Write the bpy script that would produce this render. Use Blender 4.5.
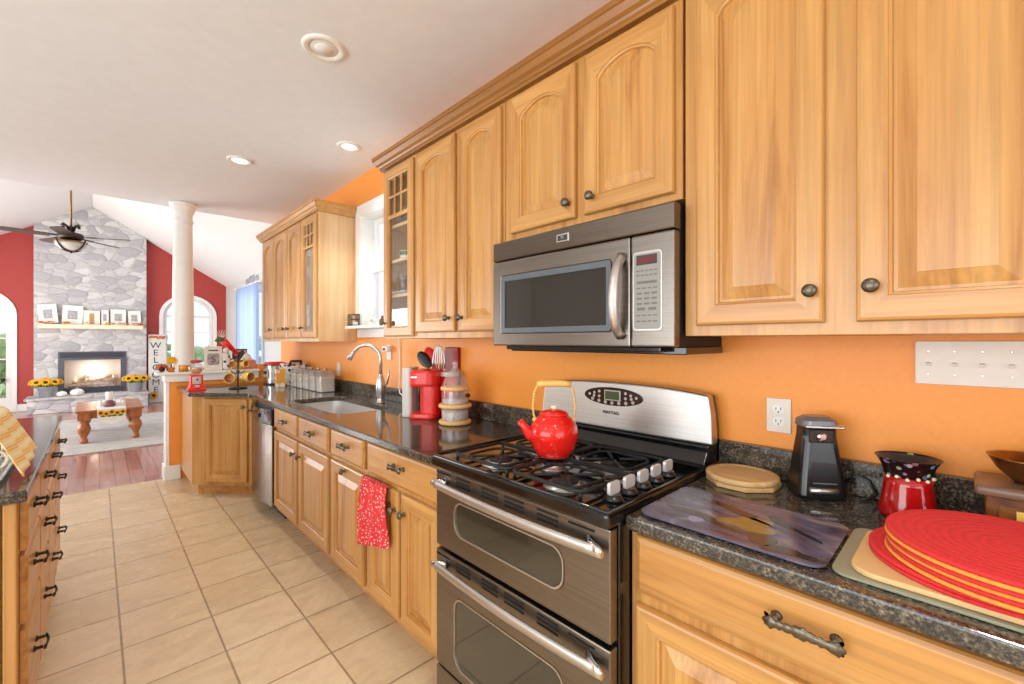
import bpy, bmesh, math, random
from mathutils import Vector, Matrix
from mathutils.geometry import tessellate_polygon
random.seed(7)
for o in list(bpy.data.objects):
    bpy.data.objects.remove(o)
SC = bpy.context.scene
COL = SC.collection
PI = math.pi
sin, cos = math.sin, math.cos

# ------------------------------------------------------------------ camera, world, lights, exposure
cam_d = bpy.data.cameras.new('camera')
cam = bpy.data.objects.new('camera', cam_d)
COL.objects.link(cam)
cam_d.sensor_width = 36.0
cam_d.lens = 436.0 / 1024 * 36.0
cam_d.shift_y = -1.0 / 1024
cam_d.clip_start = 0.02
cam_d.clip_end = 200
cam.location = (0, 0, 1.357)
cam.rotation_euler = (PI / 2, 0, -math.atan(415 / 436.0))
SC.camera = cam

SC.view_settings.view_transform = 'Standard'
SC.view_settings.look = 'None'
SC.view_settings.gamma = 1.0
SC.view_settings.use_curve_mapping = False
SC.view_settings.exposure = 0.0

w = bpy.data.worlds.new('sky')
SC.world = w
w.use_nodes = True
w.node_tree.nodes['Background'].inputs[0].default_value = (0.90, 0.95, 1.0, 1)
w.node_tree.nodes['Background'].inputs[1].default_value = 1.25

def area(name, loc, rot, sx, sy, power, color=(1, 1, 1)):
    d = bpy.data.lights.new(name, 'AREA')
    d.shape = 'RECTANGLE'
    d.size, d.size_y = sx, sy
    d.energy = power
    d.color = color
    o = bpy.data.objects.new(name, d)
    COL.objects.link(o)
    o.location = loc
    o.rotation_euler = rot
    return o

# area lamps added as daylight fill at openings, the unseen ones tilted up for ceilings
area('added_daylight_kitchen_left', (-3.42, 1.0, 1.45), (0, -PI / 2 - .40, 0), 1.95, 4.1, 122, (0.94, 0.98, 1.0))
area('added_daylight_kitchen_back', (-0.9, -3.22, 1.5), (PI / 2 + .36, 0, 0), 3.5, 1.9, 48, (0.94, 0.98, 1.0))
area('added_daylight_great_room_left', (-3.0, 9.0, 1.3), (0, -PI / 2 - .45, 0), 2.1, 4.5, 235, (1.0, 0.98, 0.97))
area('daylight_great_room_right', (2.62, 10.05, 1.45), (0, PI / 2, 0), 1.9, 1.5, 22, (1.0, 0.98, 0.97))

# ------------------------------------------------------------------ helpers
ORG = {}

def lin(c):
    return tuple(((v / 255.0) / 12.92 if v / 255.0 <= 0.04045 else ((v / 255.0 + 0.055) / 1.055) ** 2.4) for v in c) + (1.0,)

class MB:
    """collects shapes in world coordinates; build() links them as one mesh object"""
    def __init__(s):
        s.v, s.f, s.m, s.s = [], [], [], []
        s.tf = None
    def add(s, vs, fs, m=0, sm=False):
        b = len(s.v)
        if s.tf:
            vs = [s.tf(*p) for p in vs]
        s.v += [tuple(p) for p in vs]
        for f in fs:
            s.f.append([i + b for i in f]); s.m.append(m); s.s.append(sm)
    def box(s, x0, x1, y0, y1, z0, z1, m=0):
        s.add([(x0, y0, z0), (x1, y0, z0), (x1, y1, z0), (x0, y1, z0), (x0, y0, z1), (x1, y0, z1), (x1, y1, z1), (x0, y1, z1)],
              [(0, 3, 2, 1), (4, 5, 6, 7), (0, 1, 5, 4), (1, 2, 6, 5), (2, 3, 7, 6), (3, 0, 4, 7)], m)
    def loops(s, L, m=0, cap0=True, cap1=True, sm=False, mats=None):
        n = len(L[0]); vs = [p for l in L for p in l]; fs = []
        b = len(s.v)
        for k in range(len(L) - 1):
            fs2 = [(k * n + i, k * n + (i + 1) % n, (k + 1) * n + (i + 1) % n, (k + 1) * n + i) for i in range(n)]
            fs += fs2
        s.add(vs, fs, m, sm)
        if mats:
            st = len(s.f) - len(fs)
            for j in range(len(fs)):
                s.m[st + j] = mats(j % n)
        if cap0: s.f.append([b + i for i in range(n)][::-1]); s.m.append(m); s.s.append(False)
        if cap1: s.f.append([b + (len(L) - 1) * n + i for i in range(n)]); s.m.append(m); s.s.append(False)
    def lathe(s, prof, c=(0, 0, 0), seg=24, axis=(0, 0, 1), m=0, sm=True, sx=1.0, sy=1.0, cap0=True, cap1=True, rot=0.0):
        ax = Vector(axis).normalized()
        q = Vector((0, 0, 1)).rotation_difference(ax)
        L = []
        for r, z in prof:
            r = max(r, 1e-5)
            L.append([tuple(Vector(c) + q @ Vector((r * sx * cos(rot + 2 * PI * i / seg), r * sy * sin(rot + 2 * PI * i / seg), z))) for i in range(seg)])
        s.loops(L, m, cap0, cap1, sm)
    def ball(s, c, rx, ry=None, rz=None, seg=16, rings=10, m=0):
        ry = ry or rx; rz = rz or rx
        L = []
        for k in range(rings + 1):
            a = -PI / 2 + PI * k / rings
            rr = max(cos(a), 1e-4)
            L.append([(c[0] + rx * rr * cos(2 * PI * i / seg), c[1] + ry * rr * sin(2 * PI * i / seg), c[2] + rz * sin(a)) for i in range(seg)])
        s.loops(L, m, True, True, True)
    def tube(s, pts, r, seg=8, m=0, closed=False, flat=1.0, up=None):
        P = [Vector(p) for p in pts]; n = len(P)
        rs = r if isinstance(r, (list, tuple)) else [r] * n
        L = []
        nrm = None
        for i in range(n):
            if closed:
                t = (P[(i + 1) % n] - P[i - 1]).normalized()
            else:
                t = (P[min(i + 1, n - 1)] - P[max(i - 1, 0)]).normalized()
            if nrm is None:
                a = Vector(up) if up else (Vector((0, 0, 1)) if abs(t.z) < 0.9 else Vector((1, 0, 0)))
                nrm = (a - t * a.dot(t)).normalized()
            else:
                nrm = (nrm - t * nrm.dot(t)).normalized()
            b = t.cross(nrm)
            L.append([tuple(P[i] + nrm * (rs[i] * cos(2 * PI * k / seg)) * flat + b * (rs[i] * sin(2 * PI * k / seg))) for k in range(seg)])
        if closed:
            L.append(L[0]); s.loops(L, m, False, False, True)
        else:
            s.loops(L, m, True, True, True)
    def prism(s, poly, plane, a0, a1, m=0, sm=False):
        def mk(p, a):
            if plane == 'xy': return (p[0], p[1], a)
            if plane == 'yz': return (a, p[0], p[1])
            return (p[0], a, p[1])
        s.loops([[mk(p, a0) for p in poly], [mk(p, a1) for p in poly]], m, True, True, sm)
    def plate(s, outer, holes, plane, a0, a1, m=0):
        """a slab with holes: outline and holes are 2d loops"""
        def mk(p, a):
            if plane == 'xy': return (p[0], p[1], a)
            if plane == 'yz': return (a, p[0], p[1])
            return (p[0], a, p[1])
        ls = [outer] + holes
        flat = [p for l in ls for p in l]
        tri = tessellate_polygon([[Vector((p[0], p[1], 0)) for p in l] for l in ls])
        N = len(flat)
        s.add([mk(p, a0) for p in flat] + [mk(p, a1) for p in flat],
              [tuple(t) for t in tri] + [tuple(i + N for i in t) for t in tri] +
              [f for f in s._sides(ls, N)], m)
    def _sides(s, ls, N):
        b = 0; out = []
        for l in ls:
            n = len(l)
            for i in range(n):
                j = (i + 1) % n
                out.append((b + i, b + j, b + j + N, b + i + N))
            b += n
        return out
    def sweep(s, path, prof, m=0):
        """profile (out, z) along a horizontal path; 'out' lies to the right of travel"""
        n = len(path); L = []
        for i in range(n):
            p = Vector(path[i])
            d0 = (p - Vector(path[i - 1])).normalized() if i else None
            d1 = (Vector(path[i + 1]) - p).normalized() if i < n - 1 else None
            if d0 is None: d0 = d1
            if d1 is None: d1 = d0
            n0 = Vector((d0.y, -d0.x)); n1 = Vector((d1.y, -d1.x))
            bi = (n0 + n1); bi = bi / max(bi.dot(n0), 1e-6)
            L.append([(p.x + bi.x * o, p.y + bi.y * o, z) for o, z in prof])
        s.loops(L, m, True, True)
    def grid(s, fn, nu, nv, m=0, sm=True):
        vs = [fn(i / nu, j / nv) for i in range(nu + 1) for j in range(nv + 1)]
        fs = [(i * (nv + 1) + j, (i + 1) * (nv + 1) + j, (i + 1) * (nv + 1) + j + 1, i * (nv + 1) + j + 1) for i in range(nu) for j in range(nv)]
        s.add(vs, fs, m, sm)
    def build(s, name, mat, parent=None, bevel=0.0, seg=2, solid=0.0, subsurf=0, loc=None):
        org = Vector((0, 0, 0))
        if parent is not None:
            org = ORG[parent.name]
        if loc is not None:
            org = Vector(loc)
        me = bpy.data.meshes.new(name)
        me.from_pydata([tuple(Vector(p) - org) for p in s.v], [], s.f)
        mats = mat if isinstance(mat, (list, tuple)) else [mat]
        for mm in mats: me.materials.append(mm)
        for i, p in enumerate(me.polygons):
            p.material_index = min(s.m[i], len(mats) - 1)
            p.use_smooth = s.s[i]
        bm = bmesh.new(); bm.from_mesh(me)
        bmesh.ops.remove_doubles(bm, verts=bm.verts, dist=1e-6)
        bmesh.ops.recalc_face_normals(bm, faces=bm.faces)
        bm.to_mesh(me); bm.free()
        me.update()
        o = bpy.data.objects.new(name, me)
        COL.objects.link(o)
        if parent is not None:
            o.parent = parent
        elif loc is not None:
            o.location = loc
        ORG[o.name] = org
        if solid:
            md = o.modifiers.new('s', 'SOLIDIFY'); md.thickness = solid; md.offset = 0
        if subsurf:
            md = o.modifiers.new('u', 'SUBSURF'); md.levels = subsurf; md.render_levels = subsurf
        if bevel:
            md = o.modifiers.new('b', 'BEVEL'); md.width = bevel; md.segments = seg; md.limit_method = 'ANGLE'; md.angle_limit = math.radians(38)
            md.harden_normals = False
        return o

def tag(o, label=None, cat=None, group=None, kind=None):
    if label: o['label'] = label
    if cat: o['category'] = cat
    if group: o['group'] = group
    if kind: o['kind'] = kind
    return o

def thing(name, label, cat, loc, group=None):
    o = bpy.data.objects.new(name, None)
    o.empty_display_size = 0.05
    COL.objects.link(o)
    o.location = loc
    ORG[o.name] = Vector(loc)
    return tag(o, label, cat, group)

def copy_tree(o, parent=None, loc=None):
    c = o.copy(); COL.objects.link(c)
    if parent is not None: c.parent = parent
    if loc is not None: c.location = loc
    for ch in list(o.children):
        copy_tree(ch, c)
    return c

def struct(o, label=None):
    o['kind'] = 'structure'
    if label: o['label'] = label
    return o

def text(body, size, depth, loc, rot, mat, parent, name='lettering', align='CENTER'):
    c = bpy.data.curves.new(name, 'FONT')
    c.body = body; c.size = size; c.extrude = depth
    c.align_x = align; c.align_y = 'CENTER'
    c.space_line = 0.95
    c.materials.append(mat)
    f = bpy.data.objects.new(name + '_src', c); COL.objects.link(f)
    bpy.context.view_layer.update()
    me = bpy.data.meshes.new_from_object(f.evaluated_get(bpy.context.evaluated_depsgraph_get()))
    bpy.data.objects.remove(f); bpy.data.curves.remove(c)
    me.name = name
    if not me.materials: me.materials.append(mat)
    o = bpy.data.objects.new(name, me); COL.objects.link(o)
    o.parent = parent
    o.location = Vector(loc) - ORG[parent.name]
    o.rotation_euler = rot
    return o

def rrect(x0, x1, y0, y1, r, seg=5):
    P = []
    for cx, cy, a0 in ((x1 - r, y0 + r, -PI / 2), (x1 - r, y1 - r, 0), (x0 + r, y1 - r, PI / 2), (x0 + r, y0 + r, PI)):
        for k in range(seg + 1):
            a = a0 + PI / 2 * k / seg
            P.append((cx + r * cos(a), cy + r * sin(a)))
    return P

# ------------------------------------------------------------------ materials
class N:
    def __init__(s, name):
        s.mat = bpy.data.materials.new(name); s.mat.use_nodes = True
        s.nt = s.mat.node_tree; s.b = s.nt.nodes['Principled BSDF']
        s.tc = None
    def n(s, t, **k):
        o = s.nt.nodes.new('ShaderNode' + t)
        for a, v in k.items():
            if a == 'inp':
                for i, vv in v.items(): o.inputs[i].default_value = vv
            else: setattr(o, a, v)
        return o
    def l(s, a, b): s.nt.links.new(a, b)
    def coord(s, scale=(1, 1, 1), loc=(0, 0, 0), rot=(0, 0, 0), rnd=0.0, src='Object'):
        tc = s.n('TexCoord'); mp = s.n('Mapping', inp={1: loc, 2: rot, 3: scale})
        if rnd:
            oi = s.n('ObjectInfo'); mu = s.n('Math', operation='MULTIPLY', inp={1: rnd}); s.l(oi.outputs['Random'], mu.inputs[0])
            ad = s.n('VectorMath', operation='ADD'); s.l(tc.outputs[src], ad.inputs[0]); s.l(mu.outputs[0], ad.inputs[1])
            s.l(ad.outputs[0], mp.inputs[0])
        else:
            s.l(tc.outputs[src], mp.inputs[0])
        return mp.outputs[0]
    def noise(s, vec, scale, detail=4, rough=0.55, dist=0.0):
        o = s.n('TexNoise', inp={'Scale': scale, 'Detail': detail, 'Roughness': rough, 'Distortion': dist}); s.l(vec, o.inputs[0]); return o.outputs[0]
    def ramp(s, fac, stops, interp='LINEAR'):
        o = s.n('ValToRGB'); o.color_ramp.interpolation = interp
        e = o.color_ramp.elements
        while len(e) < len(stops): e.new(0.5)
        for i, (p, c) in enumerate(stops):
            e[i].position = p; e[i].color = c if len(c) == 4 else tuple(c) + (1,)
        s.l(fac, o.inputs[0]); return o.outputs[0]
    def mix(s, fac, a, b, mode='MIX'):
        o = s.n('Mix', data_type='RGBA', blend_type=mode)
        for sock, v in ((o.inputs[0], fac), (o.inputs[6], a), (o.inputs[7], b)):
            if isinstance(v, (int, float)): sock.default_value = v
            elif isinstance(v, tuple): sock.default_value = v
            else: s.l(v, sock)
        return o.outputs[2]
    def bump(s, h, strength=0.3, dist=0.01):
        o = s.n('Bump', inp={0: strength, 1: dist}); s.l(h, o.inputs['Height']); s.l(o.outputs[0], s.b.inputs['Normal'])
    def set(s, **k):
        for a, v in k.items():
            s.b.inputs[a.replace('_', ' ')].default_value = v
        return s

def plain(name, c, rough=0.5, metal=0.0, vary=0.06, nscale=14.0, coat=0.0, trans=0.0, ior=1.45, bump=0.0):
    x = N(name)
    base = lin(c)
    if vary:
        v = x.coord()
        f = x.noise(v, nscale, 3)
        d = tuple(q * (1 - vary) for q in base[:3]) + (1,); u = tuple(min(1, q * (1 + vary)) for q in base[:3]) + (1,)
        x.l(x.ramp(f, [(0.3, d), (0.7, u)]), x.b.inputs['Base Color'])
        if bump: x.bump(f, bump, 0.003)
    else:
        x.b.inputs['Base Color'].default_value = base
    x.set(Roughness=rough, Metallic=metal, Coat_Weight=coat, Transmission_Weight=trans, IOR=ior)
    return x.mat

def wood(name, dark, mid, light, axis='z', rough=0.32, coat=0.25, fine=0.085, grain=13.0):
    x = N(name)
    sc = {'x': (0.07, 1, 1), 'y': (1, 0.07, 1), 'z': (1, 1, 0.07)}[axis]
    v = x.coord(sc, rnd=17.0)
    f = x.noise(v, grain, 4, 0.6, 0.7)
    col = x.ramp(f, [(0.28, lin(dark)), (0.43, lin(mid)), (0.70, lin(light))])
    sc2 = {'x': (0.02, 1, 1), 'y': (1, 0.02, 1), 'z': (1, 1, 0.02)}[axis]
    v2 = x.coord(sc2, rnd=9.0)
    f2 = x.noise(v2, 75.0, 3, 0.6, 0.2)
    fr = x.ramp(f2, [(0.35, (1 - fine * 2.2,) * 3), (0.6, (1.0,) * 3)])
    col = x.mix(1.0, col, fr, 'MULTIPLY')
    v3 = x.coord((1, 1, 1), rnd=5.0)
    f3 = x.noise(v3, 2.2, 2)
    col = x.mix(1.0, col, x.ramp(f3, [(0.3, (0.90, 0.88, 0.84)), (0.7, (1.0, 1.0, 1.0))]), 'MULTIPLY')
    x.l(col, x.b.inputs['Base Color'])
    x.set(Roughness=rough, Coat_Weight=coat, Coat_Roughness=0.25)
    x.bump(f2, 0.06, 0.002)
    return x.mat

WD, WM, WL = (172, 112, 52), (205, 147, 79), (218, 166, 97)
M = {}
M['wood_v'] = wood('maple upright grain', WD, WM, WL, 'z')
M['wood_y'] = wood('maple level grain', WD, WM, WL, 'y')
M['wood_x'] = wood('maple cross grain', WD, WM, WL, 'x')
M['wood_in'] = wood('lit-toned maple veneer', (226, 180, 130), (236, 196, 146), (242, 208, 162), 'z', 0.45, 0.05, 0.05)  # veneer lightened to put light on the far end panel into its colour
M['crown'] = wood('honey stained moulding', (126, 80, 28), (152, 98, 38), (172, 116, 52), 'y', 0.35)
M['table_wood'] = wood('warm brown wood', (120, 58, 20), (168, 92, 38), (196, 120, 58), 'z', 0.35)
M['board_wood'] = wood('pale board', (206, 160, 100), (222, 180, 122), (232, 196, 140), 'y', 0.5, 0.0)
M['mill_wood'] = wood('brown mill wood', (84, 46, 16), (120, 70, 26), (146, 90, 38), 'x', 0.35)
M['mill_lid'] = wood('grey brown mill wood', (92, 66, 52), (122, 92, 76), (150, 120, 100), 'y', 0.35)
M['fan_wood'] = wood('dark walnut', (44, 34, 32), (66, 52, 50), (86, 70, 66), 'x', 0.4)
M['orange'] = plain('orange wall paint', (246, 156, 64), 0.42, vary=0.03, nscale=60, bump=0.02)
M['red'] = plain('brick red wall paint', (176, 66, 60), 0.5, vary=0.03)
M['white_wall'] = plain('white wall paint', (238, 236, 232), 0.6, vary=0.02)
M['ceil'] = plain('white ceiling paint', (238, 240, 243), 0.7, vary=0.02)
M['trim'] = plain('white gloss trim paint', (244, 243, 240), 0.3, vary=0.02)
M['white'] = plain('white plastic', (240, 238, 232), 0.35, vary=0.02)
M['white_cer'] = plain('white ceramic', (242, 240, 234), 0.15, vary=0.02)
M['ivory'] = plain('pale plastic plate', (232, 222, 208), 0.35, vary=0.02)
M['black'] = plain('black enamel', (14, 14, 15), 0.12, vary=0.05, coat=0.5)
M['black_matte'] = plain('black cast iron', (30, 29, 29), 0.55, vary=0.2, nscale=80)
M['black_plastic'] = plain('black plastic', (22, 21, 22), 0.3, vary=0.05, coat=0.3)
M['dark'] = plain('dark void', (10, 9, 8), 0.8, vary=0.1)
M['chrome'] = plain('chrome', (222, 222, 222), 0.12, 1.0, vary=0.02)
M['silver'] = plain('satin silver', (198, 196, 194), 0.3, 0.9, vary=0.04)
M['pewter'] = plain('antique pewter', (112, 104, 90), 0.35, 0.9, vary=0.25, nscale=160)
M['bronze'] = plain('dark bronze', (66, 56, 50), 0.4, 0.8, vary=0.3, nscale=140)
M['brass'] = plain('aged brass', (150, 108, 58), 0.3, 0.9, vary=0.15)
M['red_plastic'] = plain('red plastic', (232, 44, 40), 0.3, vary=0.03, coat=0.2)
M['dark_red'] = plain('dark red card', (150, 16, 24), 0.4, vary=0.06)
M['red_enamel'] = plain('red enamel', (224, 38, 28), 0.12, vary=0.04, coat=0.6)
M['cork'] = plain('pale cork', (236, 188, 122), 0.6, vary=0.12, nscale=120)
M['bamboo'] = plain('bamboo grip', (232, 186, 104), 0.4, vary=0.08, nscale=60)
M['copper'] = plain('copper band', (206, 140, 60), 0.35, 0.5, vary=0.1)
M['yellow'] = plain('sunflower petals', (244, 184, 28), 0.6, vary=0.15, nscale=60)
M['brown'] = plain('seed brown', (70, 42, 24), 0.7, vary=0.2, nscale=90)
M['orange_leaf'] = plain('autumn leaf', (206, 116, 40), 0.6, vary=0.2, nscale=40)
M['green'] = plain('leaf green', (84, 120, 58), 0.6, vary=0.25, nscale=50)
M['bush'] = plain('garden green', (176, 206, 148), 0.7, vary=0.35, nscale=5)
M['galv'] = plain('galvanised steel', (186, 188, 192), 0.4, 0.6, vary=0.12, nscale=30)
M['cream'] = plain('cream paint', (240, 226, 196), 0.5, vary=0.03)
M['grey_photo'] = plain('grey print', (168, 166, 168), 0.5, vary=0.35, nscale=22)
M['paper'] = plain('off white card', (238, 232, 222), 0.6, vary=0.04)
M['letter'] = plain('charcoal paint', (52, 56, 62), 0.5, vary=0.05)
M['logs'] = plain('pale ash logs', (206, 176, 158), 0.8, vary=0.3, nscale=20)
M['sign'] = plain('whitewashed boards', (224, 222, 216), 0.7, vary=0.06, nscale=30)
M['amber'] = plain('amber candy', (226, 160, 50), 0.3, vary=0.3, nscale=90)
M['beans'] = plain('mixed candy', (222, 200, 196), 0.5, vary=0.45, nscale=160)
M['flour'] = plain('white flour', (240, 234, 220), 0.9, vary=0.05)
M['basket'] = plain('tan wicker', (190, 150, 100), 0.8, vary=0.25, nscale=90)
M['yellow_glaze'] = plain('yellow glaze', (232, 190, 92), 0.25, vary=0.05)
M['tan_glaze'] = plain('tan glaze', (206, 140, 82), 0.3, vary=0.06)

def glass(name, tint=(1, 1, 1), rough=0.02, alpha=0.12, body=0.0):
    """thin clear glass: mostly see-through with a gloss layer"""
    x = N(name); nt = x.nt
    tr = x.n('BsdfTransparent'); tr.inputs[0].default_value = tuple(tint) + (1,)
    gl = x.n('BsdfGlossy'); gl.inputs['Roughness'].default_value = rough
    fr = x.n('LayerWeight', inp={0: 0.25})
    pw = x.n('Math', operation='POWER', inp={1: 2.5}); x.l(fr.outputs['Facing'], pw.inputs[0])
    ad = x.n('Math', operation='MULTIPLY_ADD', inp={1: 0.55, 2: 0.03 + alpha * 0.2}); x.l(pw.outputs[0], ad.inputs[0])
    mx = x.n('MixShader'); x.l(ad.outputs[0], mx.inputs[0]); x.l(tr.outputs[0], mx.inputs[1]); x.l(gl.outputs[0], mx.inputs[2])
    out = mx.outputs[0]
    if body:
        df = x.n('BsdfDiffuse'); df.inputs[0].default_value = (0.8, 0.8, 0.8, 1)
        m2 = x.n('MixShader', inp={0: body}); x.l(out, m2.inputs[1]); x.l(df.outputs[0], m2.inputs[2]); out = m2.outputs[0]
    x.l(out, nt.nodes['Material Output'].inputs[0])
    return x.mat
M['glass'] = glass('clear glass', (0.96, 0.97, 0.97))
M['jar_glass'] = glass('jar glass', (0.94, 0.93, 0.92), 0.06, 0.4, 0.14)
M['win_glass'] = glass('window glass', (0.97, 0.98, 1.0), 0.02, 0.1)

def emit(name, c, s):
    x = N(name); x.set(Base_Color=lin(c)); x.b.inputs['Emission Color'].default_value = lin(c); x.b.inputs['Emission Strength'].default_value = s
    return x.mat
M['lamp'] = emit('lit lamp', (255, 246, 232), 3.0)
M['lamp_dim'] = plain('frosted lamp lens', (240, 236, 230), 0.4, vary=0.02)
M['led_red'] = emit('red digits', (96, 26, 12), 0.12)
M['led_green'] = emit('green digits', (62, 70, 22), 0.15)
M['flame'] = emit('gas flame', (255, 214, 150), 1.4)

def granite():
    x = N('dark speckled granite'); v = x.coord(src='Object')
    a = x.noise(v, 150, 5, 0.7); b = x.noise(v, 34, 4, 0.6)
    vo = x.n('TexVoronoi', inp={'Scale': 260.0}); x.l(v, vo.inputs[0])
    c = x.ramp(a, [(0.34, lin((26, 24, 22))), (0.47, lin((64, 58, 51))), (0.57, lin((112, 101, 84))), (0.70, lin((168, 154, 132)))])
    c = x.mix(x.ramp(b, [(0.42, (0, 0, 0)), (0.62, (0.75,) * 3)]), c, lin((36, 34, 34)))
    sp = x.ramp(vo.outputs['Distance'], [(0.10, (1, 1, 1)), (0.2, (0, 0, 0))])
    c = x.mix(x.mix(1.0, sp, x.ramp(b, [(0.45, (0, 0, 0)), (0.55, (0.6,) * 3)]), 'MULTIPLY'), c, lin((160, 150, 134)))
    x.l(c, x.b.inputs['Base Color']); x.set(Roughness=0.08, Specular_IOR_Level=0.6)
    return x.mat
M['granite'] = granite()

def tile():
    x = N('beige floor tile'); S = 0.33
    v = x.coord((1, 1, 1), (-0.08 + S * 30, -2.245 + S * 30, 0), src='Object')
    br = x.n('TexBrick', offset=0.0, squash=1.0)
    br.inputs['Scale'].default_value = 1.0; br.inputs['Mortar Size'].default_value = 0.0045; br.inputs['Mortar Smooth'].default_value = 0.2
    br.inputs['Brick Width'].default_value = S; br.inputs['Row Height'].default_value = S; br.inputs['Bias'].default_value = 0.0
    br.inputs['Color1'].default_value = lin((218, 194, 156)); br.inputs['Color2'].default_value = lin((228, 205, 170)); br.inputs['Mortar'].default_value = lin((162, 137, 105))
    x.l(v, br.inputs[0])
    v2 = x.coord((1, 2.2, 1), src='Object')
    n1 = x.noise(v2, 5.5, 6, 0.65, 0.8)
    c = x.mix(1.0, br.outputs[0], x.ramp(n1, [(0.3, (0.80, 0.77, 0.72)), (0.55, (0.97, 0.96, 0.95)), (0.75, (1, 1, 1))]), 'MULTIPLY')
    x.l(c, x.b.inputs['Base Color'])
    x.l(x.ramp(n1, [(0.3, (0.34,) * 3), (0.7, (0.24,) * 3)]), x.b.inputs['Roughness'])
    inv = x.n('Math', operation='SUBTRACT', inp={0: 1.0}); x.l(br.outputs['Fac'], inv.inputs[1])
    x.bump(inv.outputs[0], 0.4, 0.003)
    return x.mat
M['tile'] = tile()

def planks():
    x = N('reddish floor boards'); v = x.coord((1, 1, 1), (20, 20, 0), (0, 0, PI / 2), src='Object')
    br = x.n('TexBrick', offset=0.37, squash=1.0)
    br.inputs['Scale'].default_value = 1.0; br.inputs['Mortar Size'].default_value = 0.002
    br.inputs['Brick Width'].default_value = 1.1; br.inputs['Row Height'].default_value = 0.11
    br.inputs['Color1'].default_value = lin((164, 112, 104)); br.inputs['Color2'].default_value = lin((188, 138, 128)); br.inputs['Mortar'].default_value = lin((110, 70, 64))
    x.l(v, br.inputs[0])
    g = x.noise(x.coord((1, 0.06, 1)), 26, 4, 0.6, 0.5)
    c = x.mix(1.0, br.outputs[0], x.ramp(g, [(0.3, (0.8, 0.78, 0.76)), (0.7, (1.05, 1.05, 1.05))]), 'MULTIPLY')
    x.l(c, x.b.inputs['Base Color']); x.set(Roughness=0.22, Coat_Weight=0.3)
    return x.mat
M['planks'] = planks()

def stone():
    x = N('pale grey fieldstone'); v = x.coord((1, 1, 1.75), src='Object')
    d = x.n('TexNoise', inp={'Scale': 3.0, 'Detail': 3.0}); x.l(v, d.inputs[0])
    ad = x.n('VectorMath', operation='MULTIPLY_ADD'); x.l(d.outputs[1], ad.inputs[0]); ad.inputs[1].default_value = (0.22, 0.22, 0.22); x.l(v, ad.inputs[2])
    vo = x.n('TexVoronoi', feature='F1', inp={'Scale': 4.2}); x.l(ad.outputs[0], vo.inputs[0])
    ve = x.n('TexVoronoi', feature='DISTANCE_TO_EDGE', inp={'Scale': 4.2}); x.l(ad.outputs[0], ve.inputs[0])
    bw = x.n('RGBToBW'); x.l(vo.outputs['Color'], bw.inputs[0])
    c = x.ramp(bw.outputs[0], [(0.15, lin((182, 181, 184))), (0.5, lin((205, 203, 203))), (0.85, lin((224, 222, 219)))])
    n2 = x.noise(v, 14, 5, 0.65)
    c = x.mix(1.0, c, x.ramp(n2, [(0.3, (0.84, 0.83, 0.84)), (0.7, (1, 1, 1))]), 'MULTIPLY')
    c = x.mix(x.ramp(ve.outputs[0], [(0.0, (0.9,) * 3), (0.035, (0, 0, 0))]), c, lin((180, 175, 173)))
    x.l(c, x.b.inputs['Base Color']); x.set(Roughness=0.85)
    x.bump(x.ramp(ve.outputs[0], [(0.0, (0, 0, 0)), (0.12, (1, 1, 1))]), 0.5, 0.02)
    return x.mat
M['stone'] = stone()

def steel(name='brushed stainless steel', axis='y', c1=(150, 142, 134), c2=(172, 165, 157), rough=0.26):
    x = N(name); sc = {'y': (60, 0.6, 60), 'z': (60, 60, 0.6), 'x': (0.6, 60, 60)}[axis]
    f = x.noise(x.coord(sc), 4.0, 3)
    x.l(x.ramp(f, [(0.3, lin(c1)), (0.7, lin(c2))]), x.b.inputs['Base Color'])
    x.set(Metallic=1.0, Roughness=rough)
    return x.mat
M['steel'] = steel(c1=(128, 120, 112), c2=(144, 136, 128), rough=0.30)
M['steel_z'] = steel('brushed stainless upright', 'z', (124, 114, 104), (140, 130, 120), .2)
M['steel_dark'] = steel('smoked stainless steel', 'y', (112, 102, 92), (126, 116, 106), 0.24)
M['steel_bright'] = steel('bright brushed steel', 'y', (190, 184, 178), (206, 201, 196), 0.38)
M['sink_steel'] = plain('sink steel', (206, 204, 202), 0.38, 0.55, vary=.03)
def dark_glass(name, c, rough=0.05):
    x = N(name); f = x.noise(x.coord(), 6, 2)
    b = lin(c); x.l(x.ramp(f, [(0.3, tuple(q * .9 for q in b[:3])), (0.7, b)]), x.b.inputs['Base Color'])
    x.set(Roughness=rough, Specular_IOR_Level=0.9, Coat_Weight=0.4)
    return x.mat
M['oven_glass'] = dark_glass('smoked oven glass', (50, 49, 39))
M['mw_glass'] = dark_glass('smoked microwave glass', (36, 35, 34))

def spotted(name, base, dot, scale, rough=0.8, size=0.28):
    x = N(name); v = x.coord()
    vo = x.n('TexVoronoi', inp={'Scale': scale}); x.l(v, vo.inputs[0])
    f = x.ramp(vo.outputs['Distance'], [(size, (1, 1, 1)), (size + 0.05, (0, 0, 0))])
    x.l(x.mix(f, lin(base), lin(dot)), x.b.inputs['Base Color']); x.set(Roughness=rough)
    return x.mat
M['towel_red'] = spotted('red dotted cotton', (222, 52, 54), (244, 190, 184), 75)
M['kettle_red'] = spotted('red speckled enamel', (222, 34, 26), (240, 130, 110), 62, 0.12, 0.10)
M['cow'] = spotted('black and white print', (236, 232, 226), (40, 36, 36), 26, 0.6, 0.36)

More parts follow.
